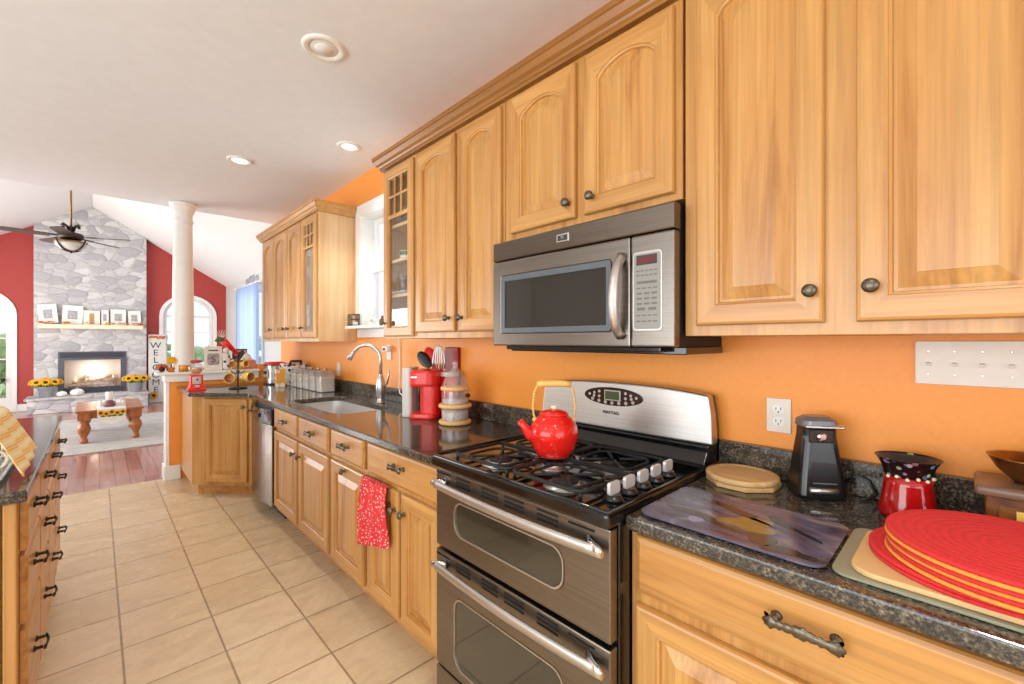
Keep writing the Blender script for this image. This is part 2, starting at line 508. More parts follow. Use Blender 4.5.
def striped():
    x = N('yellow striped cotton'); v = x.coord((1, 1, 1))
    wv = x.n('TexWave', wave_type='BANDS', bands_direction='Z', inp={'Scale': 8.0, 'Distortion': 0.0, 'Detail': 0.0}); x.l(v, wv.inputs[0])
    c = x.ramp(wv.outputs[1], [(0.0, lin((254, 248, 222))), (0.40, lin((253, 232, 140))), (0.68, lin((254, 240, 186))), (0.84, lin((244, 164, 116))), (1.0, lin((252, 226, 136)))])
    x.l(c, x.b.inputs['Base Color']); x.set(Roughness=0.85)
    return x.mat
M['towel_yellow'] = striped()

def braided(name, c1, c2):
    x = N(name); v = x.coord()
    wv = x.n('TexWave', wave_type='RINGS', rings_direction='Z', inp={'Scale': 19.0, 'Distortion': 2.4, 'Detail': 3.0, 'Detail Scale': 9.0}); x.l(v, wv.inputs[0])
    n = x.noise(v, 170, 3)
    c = x.mix(1.0, x.ramp(wv.outputs[1], [(0.0, tuple(.3 * a + .7 * b for a, b in zip(lin(c1), lin(c2)))), (0.6, lin(c2))]), x.ramp(n, [(0.3, (0.82,) * 3), (0.7, (1, 1, 1))]), 'MULTIPLY')
    x.l(c, x.b.inputs['Base Color']); x.set(Roughness=0.9)
    x.bump(wv.outputs[1], 0.35, 0.003)
    return x.mat
M['mat_red'] = braided('red braided cotton', (196, 28, 36), (232, 54, 56))
M['mat_orange'] = braided('orange braided cotton', (228, 128, 36), (250, 164, 66))

def rugm():
    x = N('pale distressed rug'); v = x.coord((1, 2.5, 1))
    a = x.noise(v, 5, 6, 0.7, 1.4); b = x.noise(v, 1.6, 3)
    c = x.ramp(a, [(0.3, lin((150, 150, 154))), (0.5, lin((188, 184, 180))), (0.7, lin((212, 208, 202)))])
    c = x.mix(x.ramp(b, [(0.5, (0, 0, 0)), (0.65, (0.5,) * 3)]), c, lin((176, 176, 156)))
    x.l(c, x.b.inputs['Base Color']); x.set(Roughness=0.95)
    return x.mat
M['rug'] = rugm()

def art():
    """plain swirls of violet, umber and ochre"""
    x = N('violet swirl print'); v = x.coord((1, 1, 1), rot=(0, 0, 0.5))
    a = x.noise(x.coord((2.2, 0.9, 1), rot=(0, 0, 0.35)), 5.5, 3, 0.5, 1.6)
    c = x.ramp(a, [(0.28, lin((48, 40, 40))), (0.40, lin((84, 72, 88))), (0.52, lin((96, 90, 112))), (0.62, lin((124, 112, 124))), (0.72, lin((162, 138, 110)))])
    x.l(c, x.b.inputs['Base Color']); x.set(Roughness=0.22, Coat_Weight=0.15, Specular_IOR_Level=0.4)
    return x.mat
M['art'] = art()
def flowered():
    x = N('dark band with painted flowers'); v = x.coord()
    vo = x.n('TexVoronoi', inp={'Scale': 55.0}); x.l(v, vo.inputs[0])
    f = x.ramp(vo.outputs['Distance'], [(0.3, (1, 1, 1)), (0.36, (0, 0, 0))])
    hs = x.n('HueSaturation', inp={'Saturation': 0.7, 'Value': 0.6}); x.l(vo.outputs['Color'], hs.inputs['Color'])
    x.l(x.mix(f, lin((40, 16, 18)), hs.outputs[0]), x.b.inputs['Base Color']); x.set(Roughness=0.2)
    return x.mat
M['flowered'] = flowered()
def sheer():
    x = N('sheer curtain'); x.set(Base_Color=lin((176, 194, 226)), Roughness=0.9)
    tl = x.n('BsdfTranslucent'); tl.inputs[0].default_value = lin((180, 198, 230))
    mx = x.n('MixShader', inp={0: 0.5}); x.l(x.b.outputs[0], mx.inputs[1]); x.l(tl.outputs[0], mx.inputs[2])
    x.l(mx.outputs[0], x.nt.nodes['Material Output'].inputs[0])
    return x.mat
M['sheer'] = sheer()
# ------------------------------------------------------------------ the setting
CH = 2.74
def hbox(name, mat, *b, lab=None, bevel=0.0):
    m = MB(); m.box(*b); return struct(m.build(name, mat, bevel=bevel), lab)

hbox('floor', M['tile'], -3.5, 1.75, -3.3, 5.48, -0.1, 0.0, lab='beige square tile kitchen floor')
hbox('floor.001', M['planks'], -3.5, 2.5, 5.48, 12.8, -0.1, -0.004, lab='reddish board floor of the room beyond')
hbox('ceiling', M['ceil'], -3.5, 1.75, -3.3, 5.69, CH, CH + 0.12, lab='flat white kitchen ceiling')

WY0, WY1, WZ0, WZ1 = 2.60, 3.485, 1.48, 2.395
m = MB()
m.plate([(-3.3, 0), (5.70, 0), (5.70, CH), (-3.3, CH)], [[(WY0, WZ0), (WY1, WZ0), (WY1, WZ1), (WY0, WZ1)]], 'yz', 1.60, 1.75)
struct(m.build('wall_right', M['orange']), 'orange painted kitchen wall behind the cabinets')

# kitchen left and back walls (openings carry the daylight)
m = MB(); m.plate([(-3.3, 0), (5.70, 0), (5.70, CH), (-3.3, CH)], [[(-1.1, 0.45), (3.1, 0.45), (3.1, 2.45), (-1.1, 2.45)]], 'yz', -3.5, -3.35)
struct(m.build('wall_left', M['white_wall']), 'white kitchen wall with wide window')
m = MB(); m.plate([(-3.5, 0), (1.75, 0), (1.75, CH), (-3.5, CH)], [[(-2.7, 0.5), (0.9, 0.5), (0.9, 2.5), (-2.7, 2.5)]], 'xz', -3.3, -3.15)
struct(m.build('wall_back', M['white_wall']), 'white kitchen wall behind the viewer')

# great room shell
RX, RZ, RS = -0.06, 4.12, 0.605
def rz(x): return RZ - RS * abs(x - RX)
GX0, GX1, GY = -2.42, 2.30, 12.62
def arch(x0, x1, z0, zs, seg=14):
    r = (x1 - x0) / 2; c = (x0 + x1) / 2
    return [(x0, z0), (x1, z0), (x1, zs)] + [(c + r * cos(PI * k / seg), zs + r * 0.92 * sin(PI * k / seg)) for k in range(1, seg)] + [(x0, zs)]
AR = (1.07, 2.05, 0.78, 1.93)
AL = (-2.14, -1.165, 0.02, 1.86)
m = MB()
m.plate([(GX0 - .1, 0), (GX1 + .1, 0), (GX1 + .1, rz(GX1 + .1)), (RX, RZ), (GX0 - .1, rz(GX0 - .1))], [arch(*AR), arch(*AL)], 'xz', GY, GY + 0.15)
struct(m.build('wall_far', M['red']), 'brick red gable wall around the fireplace')
for sgn, xe, nm in ((1, GX1 + .12, 'ceiling.001'), (-1, GX0 - .12, 'ceiling.002')):
    m = MB(); m.prism([(RX, RZ), (xe, rz(xe)), (xe, rz(xe) + .1), (RX, RZ + .1)], 'xz', 5.69, GY + .15)
    struct(m.build(nm, M['white_wall']), 'white sloping ceiling, %s side of the vault' % ('window' if sgn > 0 else 'door'))
m = MB(); m.prism([(GX0 - .12, CH + .121), (GX1 + .12, CH + .121), (RX, RZ + .05)], 'xz', 5.57, 5.689)
struct(m.build('wall_header', M['white_wall']), 'white gable wall above the kitchen ceiling edge')
WG = (9.35, 10.75, 0.45, 2.36)
m = MB(); m.plate([(5.70, 0), (GY, 0), (GY, 2.78), (5.70, 2.78)], [[(WG[0], WG[2]), (WG[1], WG[2]), (WG[1], WG[3]), (WG[0], WG[3])]], 'yz', GX1, GX1 + .15)
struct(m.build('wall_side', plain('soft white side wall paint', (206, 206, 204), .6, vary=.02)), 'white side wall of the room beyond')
m = MB(); m.plate([(5.70, 0), (GY, 0), (GY, 2.78), (5.70, 2.78)], [[(6.6, .3), (11.4, .3), (11.4, 2.5), (6.6, 2.5)]], 'yz', GX0 - .15, GX0)
struct(m.build('wall_side.001', M['white_wall']), 'white side wall with wide window')
hbox('wall_return', M['white_wall'], 1.75, GX1 + .15, 5.58, 5.70, 0, CH, lab='white wall end beside the kitchen wall')
hbox('wall_return.001', M['white_wall'], -3.5, GX0, 5.58, 5.70, 0, CH, lab='white wall end beside the left opening')
hbox('baseboard_far', M['trim'], GX0, -0.9, GY - .02, GY, 0, .14, lab='white baseboard along the red wall')
hbox('baseboard_far.001', M['trim'], 0.79, GX1, GY - .02, GY, 0, .14, lab='white baseboard right of the stone chimney')
hbox('baseboard_side', M['trim'], GX1 - .02, GX1, 5.72, GY - .02, 0, .14, lab='white baseboard along the side wall')

# half wall with cap and column
HW = 1.015
hbox('wall_half', M['orange'], 0.505, 1.285, 5.39, 5.55, 0, HW, lab='orange half wall at the end of the kitchen')
hbox('wall_half.001', M['orange'], 1.285, 1.598, 5.39, 5.55, 0, 1.10, lab='orange wall stub right of the white cap')
m = MB(); m.box(0.412, 1.29, 5.34, 5.62, 1.025, 1.052); m.box(0.47, 1.284, 5.365, 5.59, .955, 1.026)
struct(m.build('trim_1', M['trim'], bevel=.006), 'white cap along the half wall')
m = MB(); m.box(0.482, 0.512, 5.383, 5.56, 0, .956)
struct(m.build('trim_2', M['trim'], bevel=.004), 'white corner post at the half wall end')
m = MB(); m.box(0.478, 0.598, 5.368, 5.389, 0, .14); m.box(0.468, 0.487, 5.37, 5.56, 0, .14)
struct(m.build('baseboard_half', M['trim'], bevel=.004), 'white baseboard on the half wall end')
m = MB()
cx, cy = 0.628, 5.47
m.lathe([(.125, 1.052), (.125, 1.075), (.118, 1.09), (.112, 1.10), (.106, 1.115), (.104, 1.13), (.102, 1.5), (.088, 2.52), (.088, 2.54), (.098, 2.55), (.098, 2.565), (.09, 2.575), (.09, 2.62), (.098, 2.645), (.112, 2.675), (.118, 2.69), (.118, 2.705), (.125, 2.71), (.128, 2.739)], (cx, cy, 0), 32, sx=.9, sy=.9)
struct(m.build('column', M['trim']), 'round white column standing on the half wall')

# kitchen window
t = struct(thing('window_1', 'white double hung window over the sink', None, (1.62, 3.04, 1.48)))
m = MB()
m.plate([(2.505, WZ0 - .01), (3.575, WZ0 - .01), (3.575, 2.482), (2.505, 2.482)], [[(WY0, WZ0), (WY1, WZ0), (WY1, WZ1), (WY0, WZ1)]], 'yz', 1.578, 1.60)
m.build('window_frame', M['trim'], t, bevel=.004)
m = MB()
for a in (WY0, WY1 - .018): m.box(1.585, 1.74, a, a + .018, WZ0, WZ1)
m.box(1.585, 1.74, WY0 + .018, WY1 - .018, WZ1 - .018, WZ1)
m.build('jamb', M['trim'], t)
for k, (x, z0, z1) in enumerate(((1.705, 1.93, WZ1 - .02), (1.67, WZ0 + .003, 1.965))):
    m = MB(); a, b = WY0 + .02, WY1 - .02
    m.plate([(a, z0), (b, z0), (b, z1), (a, z1)], [[(a + .045, z0 + .05), ((a + b) / 2 - .01, z0 + .05), ((a + b) / 2 - .01, z1 - .045), (a + .045, z1 - .045)], [((a + b) / 2 + .01, z0 + .05), (b - .045, z0 + .05), (b - .045, z1 - .045), ((a + b) / 2 + .01, z1 - .045)]], 'yz', x - .016, x + .016)
    s_ = m.build('sash', M['trim'], t, bevel=.003)
    m = MB(); m.box(x - .003, x + .003, a + .045, b - .045, z0 + .05, z1 - .045); m.build('pane', M['win_glass'], s_)
m = MB(); m.box(1.49, 1.66, 2.49, 3.582, 1.455, 1.48); m.build('sill', M['trim'], t, bevel=.005)
m = MB(); m.box(1.582, 1.60, 2.53, 3.55, 1.385, 1.455); m.build('apron', M['trim'], t, bevel=.004)

# arched window right of the chimney and arched door left of it
def arched(name, label, A, door=False):
    x0, x1, z0, zs = A
    t = struct(thing(name, label, None, ((x0 + x1) / 2, GY, z0)))
    m = MB(); o = arch(x0 - .055, x1 + .055, z0 - (.0 if door else .05), zs); i = arch(x0 + .02, x1 - .02, z0 + (.0 if door else .02), zs)
    if door: i = arch(x0 + .02, x1 - .02, z0 + .005, zs)
    m.plate(o, [i], 'xz', GY - .03, GY - .001); m.build('window_frame', M['trim'], t, bevel=.006)
    m = MB(); f = arch(x0 + .02, x1 - .02, z0 + .01, zs)
    hs = [arch(x0 + .09, x1 - .09, zs + .03, zs + .031)]
    hs = []
    c = (x0 + x1) / 2
    rr = (x1 - x0) / 2 - .09
    hs.append([(c - rr, zs + .03)] + [(c + rr * cos(a), zs + .03 + rr * .85 * sin(a)) for a in [PI * k / 12 for k in range(0, 13)]][0:12])
    zl = z0 + (.25 if door else .08)
    hs.append([(x0 + .09, zl), (c - .04, zl), (c - .04, zs - .03), (x0 + .09, zs - .03)])
    hs.append([(c + .04, zl), (x1 - .09, zl), (x1 - .09, zs - .03), (c + .04, zs - .03)])
    m.plate(f, hs, 'xz', GY + .03, GY + .07)
    if door:
        for xx in (x0 + .28, x1 - .28): m.box(xx - .01, xx + .01, GY + .035, GY + .065, zl, zs - .03)
        for q in (.6, 1.0, 1.4): m.box(x0 + .09, c - .04, GY + .035, GY + .065, q, q + .02); m.box(c + .04, x1 - .09, GY + .035, GY + .065, q, q + .02)
    else:
        m.box(x0 + .09, x1 - .09, GY + .035, GY + .065, 1.55, 1.58)
    s_ = m.build('door_leaf' if door else 'sash', M['trim'], t)
    m = MB(); m.prism(arch(x0 + .03, x1 - .03, z0 + .02, zs), 'xz', GY + .046, GY + .052); m.build('pane', M['win_glass'], s_)
    if door:
        m = MB(); m.lathe([(.012, 0), (.012, .04), (.03, .05), (.034, .065), (.026, .085), (.001, .09)], (x1 - .12, GY + .03, .62), 14, (0, -1, 0)); m.build('door_knob', M['bronze'], s_)
    return t
arched('window_2', 'arched white window behind the column', AR)
arched('door_1', 'arched white glazed door on the red wall', AL, True)

# side window with sheer curtain
t = struct(thing('window_3', 'side wall window of the room beyond', None, (GX1, 10.05, .45)))
m = MB(); m.plate([(WG[0] - .08, WG[2] - .08), (WG[1] + .08, WG[2] - .08), (WG[1] + .08, WG[3] + .08), (WG[0] - .08, WG[3] + .08)], [[(WG[0], WG[2]), (WG[1], WG[2]), (WG[1], WG[3]), (WG[0], WG[3])]], 'yz', GX1 - .02, GX1 - .001)
m.build('window_frame', M['trim'], t)
m = MB(); a, b = WG[0] + .002, WG[1] - .002; mid = (a + b) / 2
m.plate([(a, WG[2]), (b, WG[2]), (b, WG[3]), (a, WG[3])], [[(a + .05, .52), (mid - .02, .52), (mid - .02, 2.3), (a + .05, 2.3)], [(mid + .02, .52), (b - .05, .52), (b - .05, 2.3), (mid + .02, 2.3)]], 'yz', GX1 + .05, GX1 + .08)
s_ = m.build('sash', M['trim'], t)
m = MB(); m.box(GX1 + .062, GX1 + .068, a + .03, b - .03, .5, 2.32); m.build('pane', M['win_glass'], s_)

t = thing('sheer_curtain', 'sheer pale blue curtain over the side window beyond the half wall', 'curtain', (GX1 - .1, 10.05, .1))
m = MB()
def cf(u, v):
    y = 9.2 + 1.7 * u
    return (GX1 - .11 + .03 * sin(y * 34) + .012 * sin(y * 81), y, .08 + 2.38 * v)
m.grid(cf, 110, 6); m.build('curtain_panel', M['sheer'], t)
m = MB(); m.tube([(GX1 - .11, 9.05, 2.48), (GX1 - .11, 11.05, 2.48)], .012, 8)
for y in (9.05, 11.05): m.ball((GX1 - .11, y, 2.48), .025)
for y in (9.15, 10.95): m.box(GX1 - .115, GX1 - .021, y - .008, y + .008, 2.47, 2.49)
m.build('curtain_rod', M['white'], t)

# garden seen through the arched windows
m = MB()
for k in range(420):
    a = random.uniform(-3.6, 4.8); m.ball((a, 15.6 + random.uniform(-.4, .4), random.uniform(-.1, 1.45 + .3 * sin(a * 2.1))), random.uniform(.09, .24), random.uniform(.1, .2), random.uniform(.08, .2), seg=7, rings=5)
o = m.build('hedge', M['bush']); tag(o, 'green hedge outside the arched window', 'hedge', None, 'stuff')
hbox('ground', M['bush'], -9, 9, 12.9, 24, -.2, -.12, lab='green lawn outside')
# ------------------------------------------------------------------ cabinets
def frame_tf(O, u, n):
    """local (along, out, up) -> world"""
    return lambda a, o, z: (O[0] + u[0] * a + n[0] * o, O[1] + u[1] * a + n[1] * o, z)

def opening(u0, u1, z0, z1, d, rise, seg=12):
    a0, a1, b0, b1 = u0 + d, u1 - d, z0 + d, z1 - d
    P = [(a0, b0), (a1, b0)]
    if rise <= 0:
        return P + [(a1, b1), (a0, b1)]
    zs = b1 - rise
    P.append((a1, zs))
    for k in range(1, seg):
        s_ = 1 - 2 * k / seg
        P.append(((a0 + a1) / 2 + (a1 - a0) / 2 * s_, zs + rise * (.16 + .84 * (1 - s_ * s_))))
    P.append((a0, zs))
    return P

def outer_for(P, u0, u1, z0, z1, e):
    """outline with one point for each opening point"""
    n = len(P); a0, a1, b0, b1 = u0 + e, u1 - e, z0 + e, z1 - e
    out = [(a0, b0), (a1, b0)]
    xs = [p[0] for p in P[2:]]
    lo, hi = min(xs), max(xs)
    for p in P[2:]:
        out.append((a0 + (p[0] - lo) / (hi - lo) * (a1 - a0), b1))
    return out

def lift(P, o): return [(p[0], o, p[1]) for p in P]

def door_frame(mb, u0, u1, z0, z1, rise, sw=.056, T=.021, hole=False):
    P = opening(u0, u1, z0, z1, sw, rise)
    Pi = opening(u0, u1, z0, z1, sw + .009, rise)
    n = len(P)
    mats = lambda i: 1 if (i == 0 or (2 <= i <= n - 2)) else 0
    L = [lift(Pi, .002), lift(outer_for(P, u0, u1, z0, z1, 0), .002), lift(outer_for(P, u0, u1, z0, z1, 0), T - .007), lift(outer_for(P, u0, u1, z0, z1, .003), T - .002), lift(outer_for(P, u0, u1, z0, z1, .009), T), lift(P, T), lift(opening(u0, u1, z0, z1, sw + .0015, rise), T - .004), lift(opening(u0, u1, z0, z1, sw + .007, rise), T - .006), lift(Pi, T - .014), lift(Pi, .002)]
    mb.loops(L, 0, False, False, False, mats)

def door_panel(mb, u0, u1, z0, z1, rise, sw=.056):
    f = lambda d, o: lift(opening(u0, u1, z0, z1, sw + d, rise), o)
    mb.loops([f(.009, .003), f(.009, .0065), f(.016, .0065), f(.046, .0165), f(.048, .0175), f(.05, .0175)], 0)

def knob(mb, a, o, z, r=.0165, n=None):
    """round cabinet knob: written in the local frame of mb.tf"""
    prof = [(.009, 0), (.009, .003), (.0055, .006), (.0055, .012), (.010, .016), (r, .021), (r, .025), (r * .8, .030), (r * .35, .0325), (.0005, .033)]
    seg = 14; L = []
    for rr, h in prof:
        L.append([(a + rr * cos(2 * PI * i / seg), o + h, z + rr * sin(2 * PI * i / seg)) for i in range(seg)])
    mb.loops(L, 0, True, True, True)

def pull(mb, a, o, z, L=.115, kr=1.0):
    """ornate arched pull with leaf ends on two posts"""
    h = L / 2
    for s in (-1, 1):
        p = a + s * h * .72
        mb.loops([[(p + r * cos(2 * PI * i / 10), o + q, z + r * sin(2 * PI * i / 10)) for i in range(10)] for r, q in ((.011, 0), (.009, .004), (.0055, .008), (.0055, .022))], 0, True, True, True)
    pts, rad = [], []
    K = 26
    for k in range(K + 1):
        s = -1 + 2 * k / K
        pts.append((a + s * h, o + .024 + .008 * (1 - s * s), z + .0025 * cos(s * PI)))
        e = abs(s)
        r = .0068 + .0034 * math.exp(-(s / .16) ** 2) + .0042 * math.exp(-((e - .80) / .10) ** 2) + .0014 * sin(k * 2.4)
        if e > .9: r *= max(.25, (1 - e) / .1)
        rad.append(max(.002, r) * kr)
    n = len(pts); L_ = []
    seg = 10
    for i in range(n):
        L_.append([(pts[i][0], pts[i][1] + .6 * rad[i] * cos(2 * PI * j / seg), pts[i][2] + 1.25 * rad[i] * sin(2 * PI * j / seg)) for j in range(seg)])
    mb.loops(L_, 0, True, True, True)
    for s in (-1, 1):
        for zz in (-1, 1):
            p = a + s * h * .86
            mb.loops([[(p + s * q * .8 + r * cos(2 * PI * j / 8), o + .024, z + zz * (.006 + q) + r * sin(2 * PI * j / 8)) for j in range(8)] for r, q in ((.004, 0), (.004, .003), (.0015, .006))], 0, True, True, True)

def cabinet(name, label, O, u, n, width, depth, z0, z1, doors=(), drawers=(), toe=False, group=None, body_mat=None, hollow=False, wx='wood_y', open_top=False):
    """O: front left foot of the carcass; doors: (a0,a1,z0,z1,rise,knob(a,z)|None); drawers: (a0,a1,z0,z1,pulls)"""
    tf = frame_tf(O, u, n)
    c = tf(width / 2, -depth / 2, z0)
    t = thing(name, label, 'cabinet', c, group)
    zb = z0
    wv, wh = M['wood_v'], M[wx]
    m = MB(); m.tf = tf
    if not hollow:
        m.box(0, width, -depth, 0, zb, z1)
    else:
        T = .018
        m.box(0, T, -depth, -.001, zb, z1); m.box(width - T, width, -depth, -.001, zb, z1)
        m.box(T, width - T, -depth, -depth + .008, zb, z1)
        m.box(T, width - T, -depth + .008, -.001, zb, zb + T + .02)
        if open_top: m.box(T, width - T, -.019, -.001, zb + T + .02, z1)
        else: m.box(T, width - T, -depth + .008, -.001, z1 - T - .04, z1)
    m.build('cabinet_body', body_mat or wv, t, bevel=.0015)
    if toe:
        m = MB(); m.tf = tf; m.box(.003, width - .003, -depth, -.075, 0.0, z0); m.build('toe_kick', wh, t)
    for d in doors:
        a0, a1, b0, b1, rise = d[:5]
        m = MB(); m.tf = tf; door_frame(m, a0, a1, b0, b1, rise); dr = m.build('door', [wv, wh], t)
        m = MB(); m.tf = tf; door_panel(m, a0, a1, b0, b1, rise); m.build('panel', wv, dr)
        if d[5]:
            m = MB(); m.tf = tf; knob(m, d[5][0], .0215, d[5][1]); m.build('knob', M['pewter'], dr)
    for d in drawers:
        a0, a1, b0, b1 = d[:4]
        m = MB(); m.tf = tf
        P = [(a0, b0), (a1, b0), (a1, b1), (a0, b1)]
        sh = lambda e, o: [(p[0] + (e if p[0] == a0 else -e), o, p[1] + (e if p[1] == b0 else -e)) for p in P]
        m.loops([sh(0, .002), sh(0, .012), sh(.004, .017), sh(.012, .0205), sh(.014, .021)], 0)
        dr = m.build('drawer', wh, t)
        for p in d[4]:
            m = MB(); m.tf = tf; pull(m, p[0], .0212, p[1], p[2] if len(p) > 2 else .115); m.build('pull', M['pewter'], dr)
    return t

UF = 1.29       # face of the wall cabinet carcasses; doors stand 21 mm proud
U, NW = (0, -1), (-1, 0)      # along = towards the viewer (-y), out = -x
UD = 1.597 - UF
def wc(name, label, y1, y0, z0, doors, **k):
    ds = []
    for (ya, yb, b0, b1, rise, kn) in doors:   # ya > yb
        ds.append((y1 - ya, y1 - yb, b0, b1, rise, (y1 - kn[0], kn[1]) if kn else None))
    return cabinet(name, label, (UF, y1), U, NW, y1 - y0, UD, z0, 2.445, ds, **k)
UZ = 1.372; DT = 2.386; DB = 1.402
wc('wall_cabinet', 'maple wall cabinet with two tall doors right of the microwave', .594, -.215, UZ,
   [(.556, .244, DB, DT, .046, (.268, 1.479)), (.182, -.142, DB, DT, .046, (.153, 1.481))])
wc('wall_cabinet', 'maple wall cabinet with two short arched doors above the microwave', 1.394, .602, 1.79,
   [(1.348, 1.003, 1.812, DT, .046, (1.03, 1.868)), (.962, .625, 1.812, DT, .046, (.922, 1.868))])
wc('wall_cabinet', 'maple wall cabinet with two tall arched doors left of the microwave', 2.128, 1.398, UZ,
   [(2.11, 1.752, DB, DT, .046, (1.79, 1.472)), (1.718, 1.412, DB, DT, .046, (1.685, 1.47))])
wc('wall_cabinet', 'maple wall cabinet at the edge of the picture, beyond the two tall doors', -.22, -1.1, UZ,
   [(-.25, -.65, DB, DT, .046, (-.61, 1.48)), (-.68, -1.07, DB, DT, .046, (-.72, 1.48))])

def glass_door(t, O, a0, a1, b0, b1, kn, lat=.24):
    """open framed glass door with a small lattice along its top"""
    tf = frame_tf(O, U, NW)
    m = MB(); m.tf = tf
    door_frame(m, a0, a1, b0, b1, 0, .05); dr = m.build('door', [M['wood_v'], M['wood_y']], t)
    i0, i1, zt = a0 + .058, a1 - .058, b1 - .058
    m = MB(); m.tf = tf
    m.box(i0, i1, .006, .018, zt - lat, zt - lat + .022)
    for k in (1, 2):
        a = i0 + (i1 - i0) * k / 3; m.box(a - .007, a + .007, .006, .017, zt - lat + .022, zt)
    zz = zt - lat / 2 + .011; m.box(i0, i1, .0065, .0165, zz - .007, zz + .007)
    m.build('lattice', M['wood_v'], dr, bevel=.002)
    m = MB(); m.tf = tf; m.box(i0 - .004, i1 + .004, .004, .0055, b0 + .052, b1 - .052); m.build('pane', M['glass'], dr)
    m = MB(); m.tf = tf; knob(m, kn[0], .0215, kn[1]); m.build('knob', M['pewter'], dr)
    return dr
t = wc('display_cabinet', 'narrow maple glass door cabinet beside the window, cups on its shelves', 2.486, 2.132, UZ, [], hollow=True, body_mat=M['wood_in'])
glass_door(t, (UF, 2.486), .008, .346, UZ + .012, 2.385, (.03, 1.465))
for z in (1.62, 1.83, 2.04):
    m = MB(); m.box(UF + .012, 1.585, 2.152, 2.466, z, z + .018); m.build('shelf', M['wood_in'], t)
t = wc('wall_cabinet', 'maple wall cabinet with three doors and one glass door at the far end', 5.20, 3.605, UZ - .02,
   [(5.175, 4.785, DB - .02, DT, .05, (4.83, 1.47)), (4.765, 4.355, DB - .02, DT, .05, (4.40, 1.47)), (4.335, 3.985, DB - .02, DT, .05, (4.29, 1.47))], body_mat=M['wood_in'])
glass_door(t, (UF, 5.20), 5.20 - 3.965, 5.20 - 3.625, DB - .02, DT, (5.20 - 3.925, 1.47), .20)
# sheet on the solid carcass front, painted in the dim tone of an interior
m = MB(); m.box(UF - .0035, UF - .0012, 3.66, 3.93, 1.43, 2.33); m.build('painted_interior_sheet', plain('dim interior tone', (168, 146, 126), .6, vary=.15, nscale=9), t)

CR = [(0, 2.400), (.023, 2.400), (.024, 2.410), (.030, 2.416), (.034, 2.424), (.045, 2.434), (.054, 2.456), (.060, 2.460), (.060, 2.480), (0, 2.480)]
FX = UF - .0015
m = MB(); m.sweep([(FX, -1.1), (FX, 2.4875), (1.599, 2.4875)][::-1], CR)
struct(m.build('trim_3', M['crown']), 'honey brown crown moulding along the near wall cabinets')
m = MB(); m.sweep([(1.599, 5.2015), (FX, 5.2015), (FX, 3.6035), (1.576, 3.6035)], CR)
struct(m.build('trim_4', M['wood_y']), 'maple crown moulding on the far wall cabinet')
m = MB(); m.box(1.31, 1.599, -1.1, 2.48, 2.4455, 2.475); m.build('trim_5', M['wood_y'])
struct(bpy.data.objects['trim_5'], 'cabinet top board behind the crown moulding')

# base cabinets on the left of the range
BF = .975
BZ, BT = .105, .878
def bc(label, y1, y0, doors, drawers, face=BF, back=1.597, name='base_cabinet', **k):
    ds = [(y1 - a, y1 - b, c, d, 0, (y1 - k[0], k[1]) if k else None) for a, b, c, d, k in doors]
    dw = [(y1 - a, y1 - b, c, d, [(y1 - p[0], *p[1:]) for p in ps]) for a, b, c, d, ps in drawers]
    return cabinet(name, label, (face, y1), U, NW, y1 - y0, back - face, BZ, BT, ds, dw, toe=True, **k)
bc('maple base cabinet beside the range, red towel over its door', 2.052, 1.386,
   [(2.032, 1.735, .135, .692, (1.752, .612)), (1.705, 1.41, .135, .692, (1.672, .614))], [(2.032, 1.41, .716, .862, [(1.72, .805)])])
bc('narrow maple base cabinet with one drawer over one door, left of the towel', 2.515, 2.056,
   [(2.492, 2.075, .135, .692, (2.285, .668))], [(2.492, 2.075, .716, .862, [(2.285, .80)])])
bc('maple sink base cabinet with two doors below the sink', 3.592, 2.519,
   [(3.575, 3.068, .135, .692, (3.11, .605)), (3.038, 2.535, .135, .692, (2.995, .605))],
   [(3.575, 3.068, .716, .862, [(3.32, .79)]), (3.038, 2.535, .716, .862, [(2.79, .79)])], hollow=True, open_top=True)
# diagonal corner
dx_, dy_ = .60 - .97, 4.675 - 4.27
dl = math.hypot(dx_, dy_); du = (-dx_ / dl, -dy_ / dl); dn = (-dy_ / dl * 1, dx_ / dl)
dn = (du[1], -du[0])
if dn[0] > 0: dn = (-dn[0], -dn[1])
t = thing('corner_cabinet', 'angled maple corner cabinet at the far end of the counter', 'cabinet', (1.1, 4.85, 0))
m = MB(); m.prism([(.97, 4.2), (.97, 4.27), (.60, 4.675), (.60, 5.388), (1.597, 5.388), (1.597, 4.2)], 'xy', BZ, BT); m.build('cabinet_body', M['wood_v'], t, bevel=.0015)
m = MB(); m.prism([(1.045, 4.2), (1.045, 4.31), (.65, 4.735), (.65, 5.388), (1.597, 5.388), (1.597, 4.2)], 'xy', 0, BZ); m.build('toe_kick', M['wood_y'], t)
tf = frame_tf((.60, 4.675), du, dn)
m = MB(); m.tf = tf; door_frame(m, .12, .515, .135, .86, 0); dr = m.build('door', [M['wood_v'], M['wood_y']], t)
m = MB(); m.tf = tf; door_panel(m, .12, .515, .135, .86, 0); m.build('panel', M['wood_v'], dr)
m = MB(); m.tf = tf; knob(m, .487, .0215, .79); m.build('knob', M['pewter'], dr)
m = MB(); m.box(.948, .9695, 4.198, 4.262, .135, .86); dr = m.build('door', M['wood_v'], t, bevel=.004)
m = MB(); m.tf = frame_tf((.948, 4.262), U, NW); knob(m, .04, .0, .765, .014); m.build('knob', M['pewter'], dr)

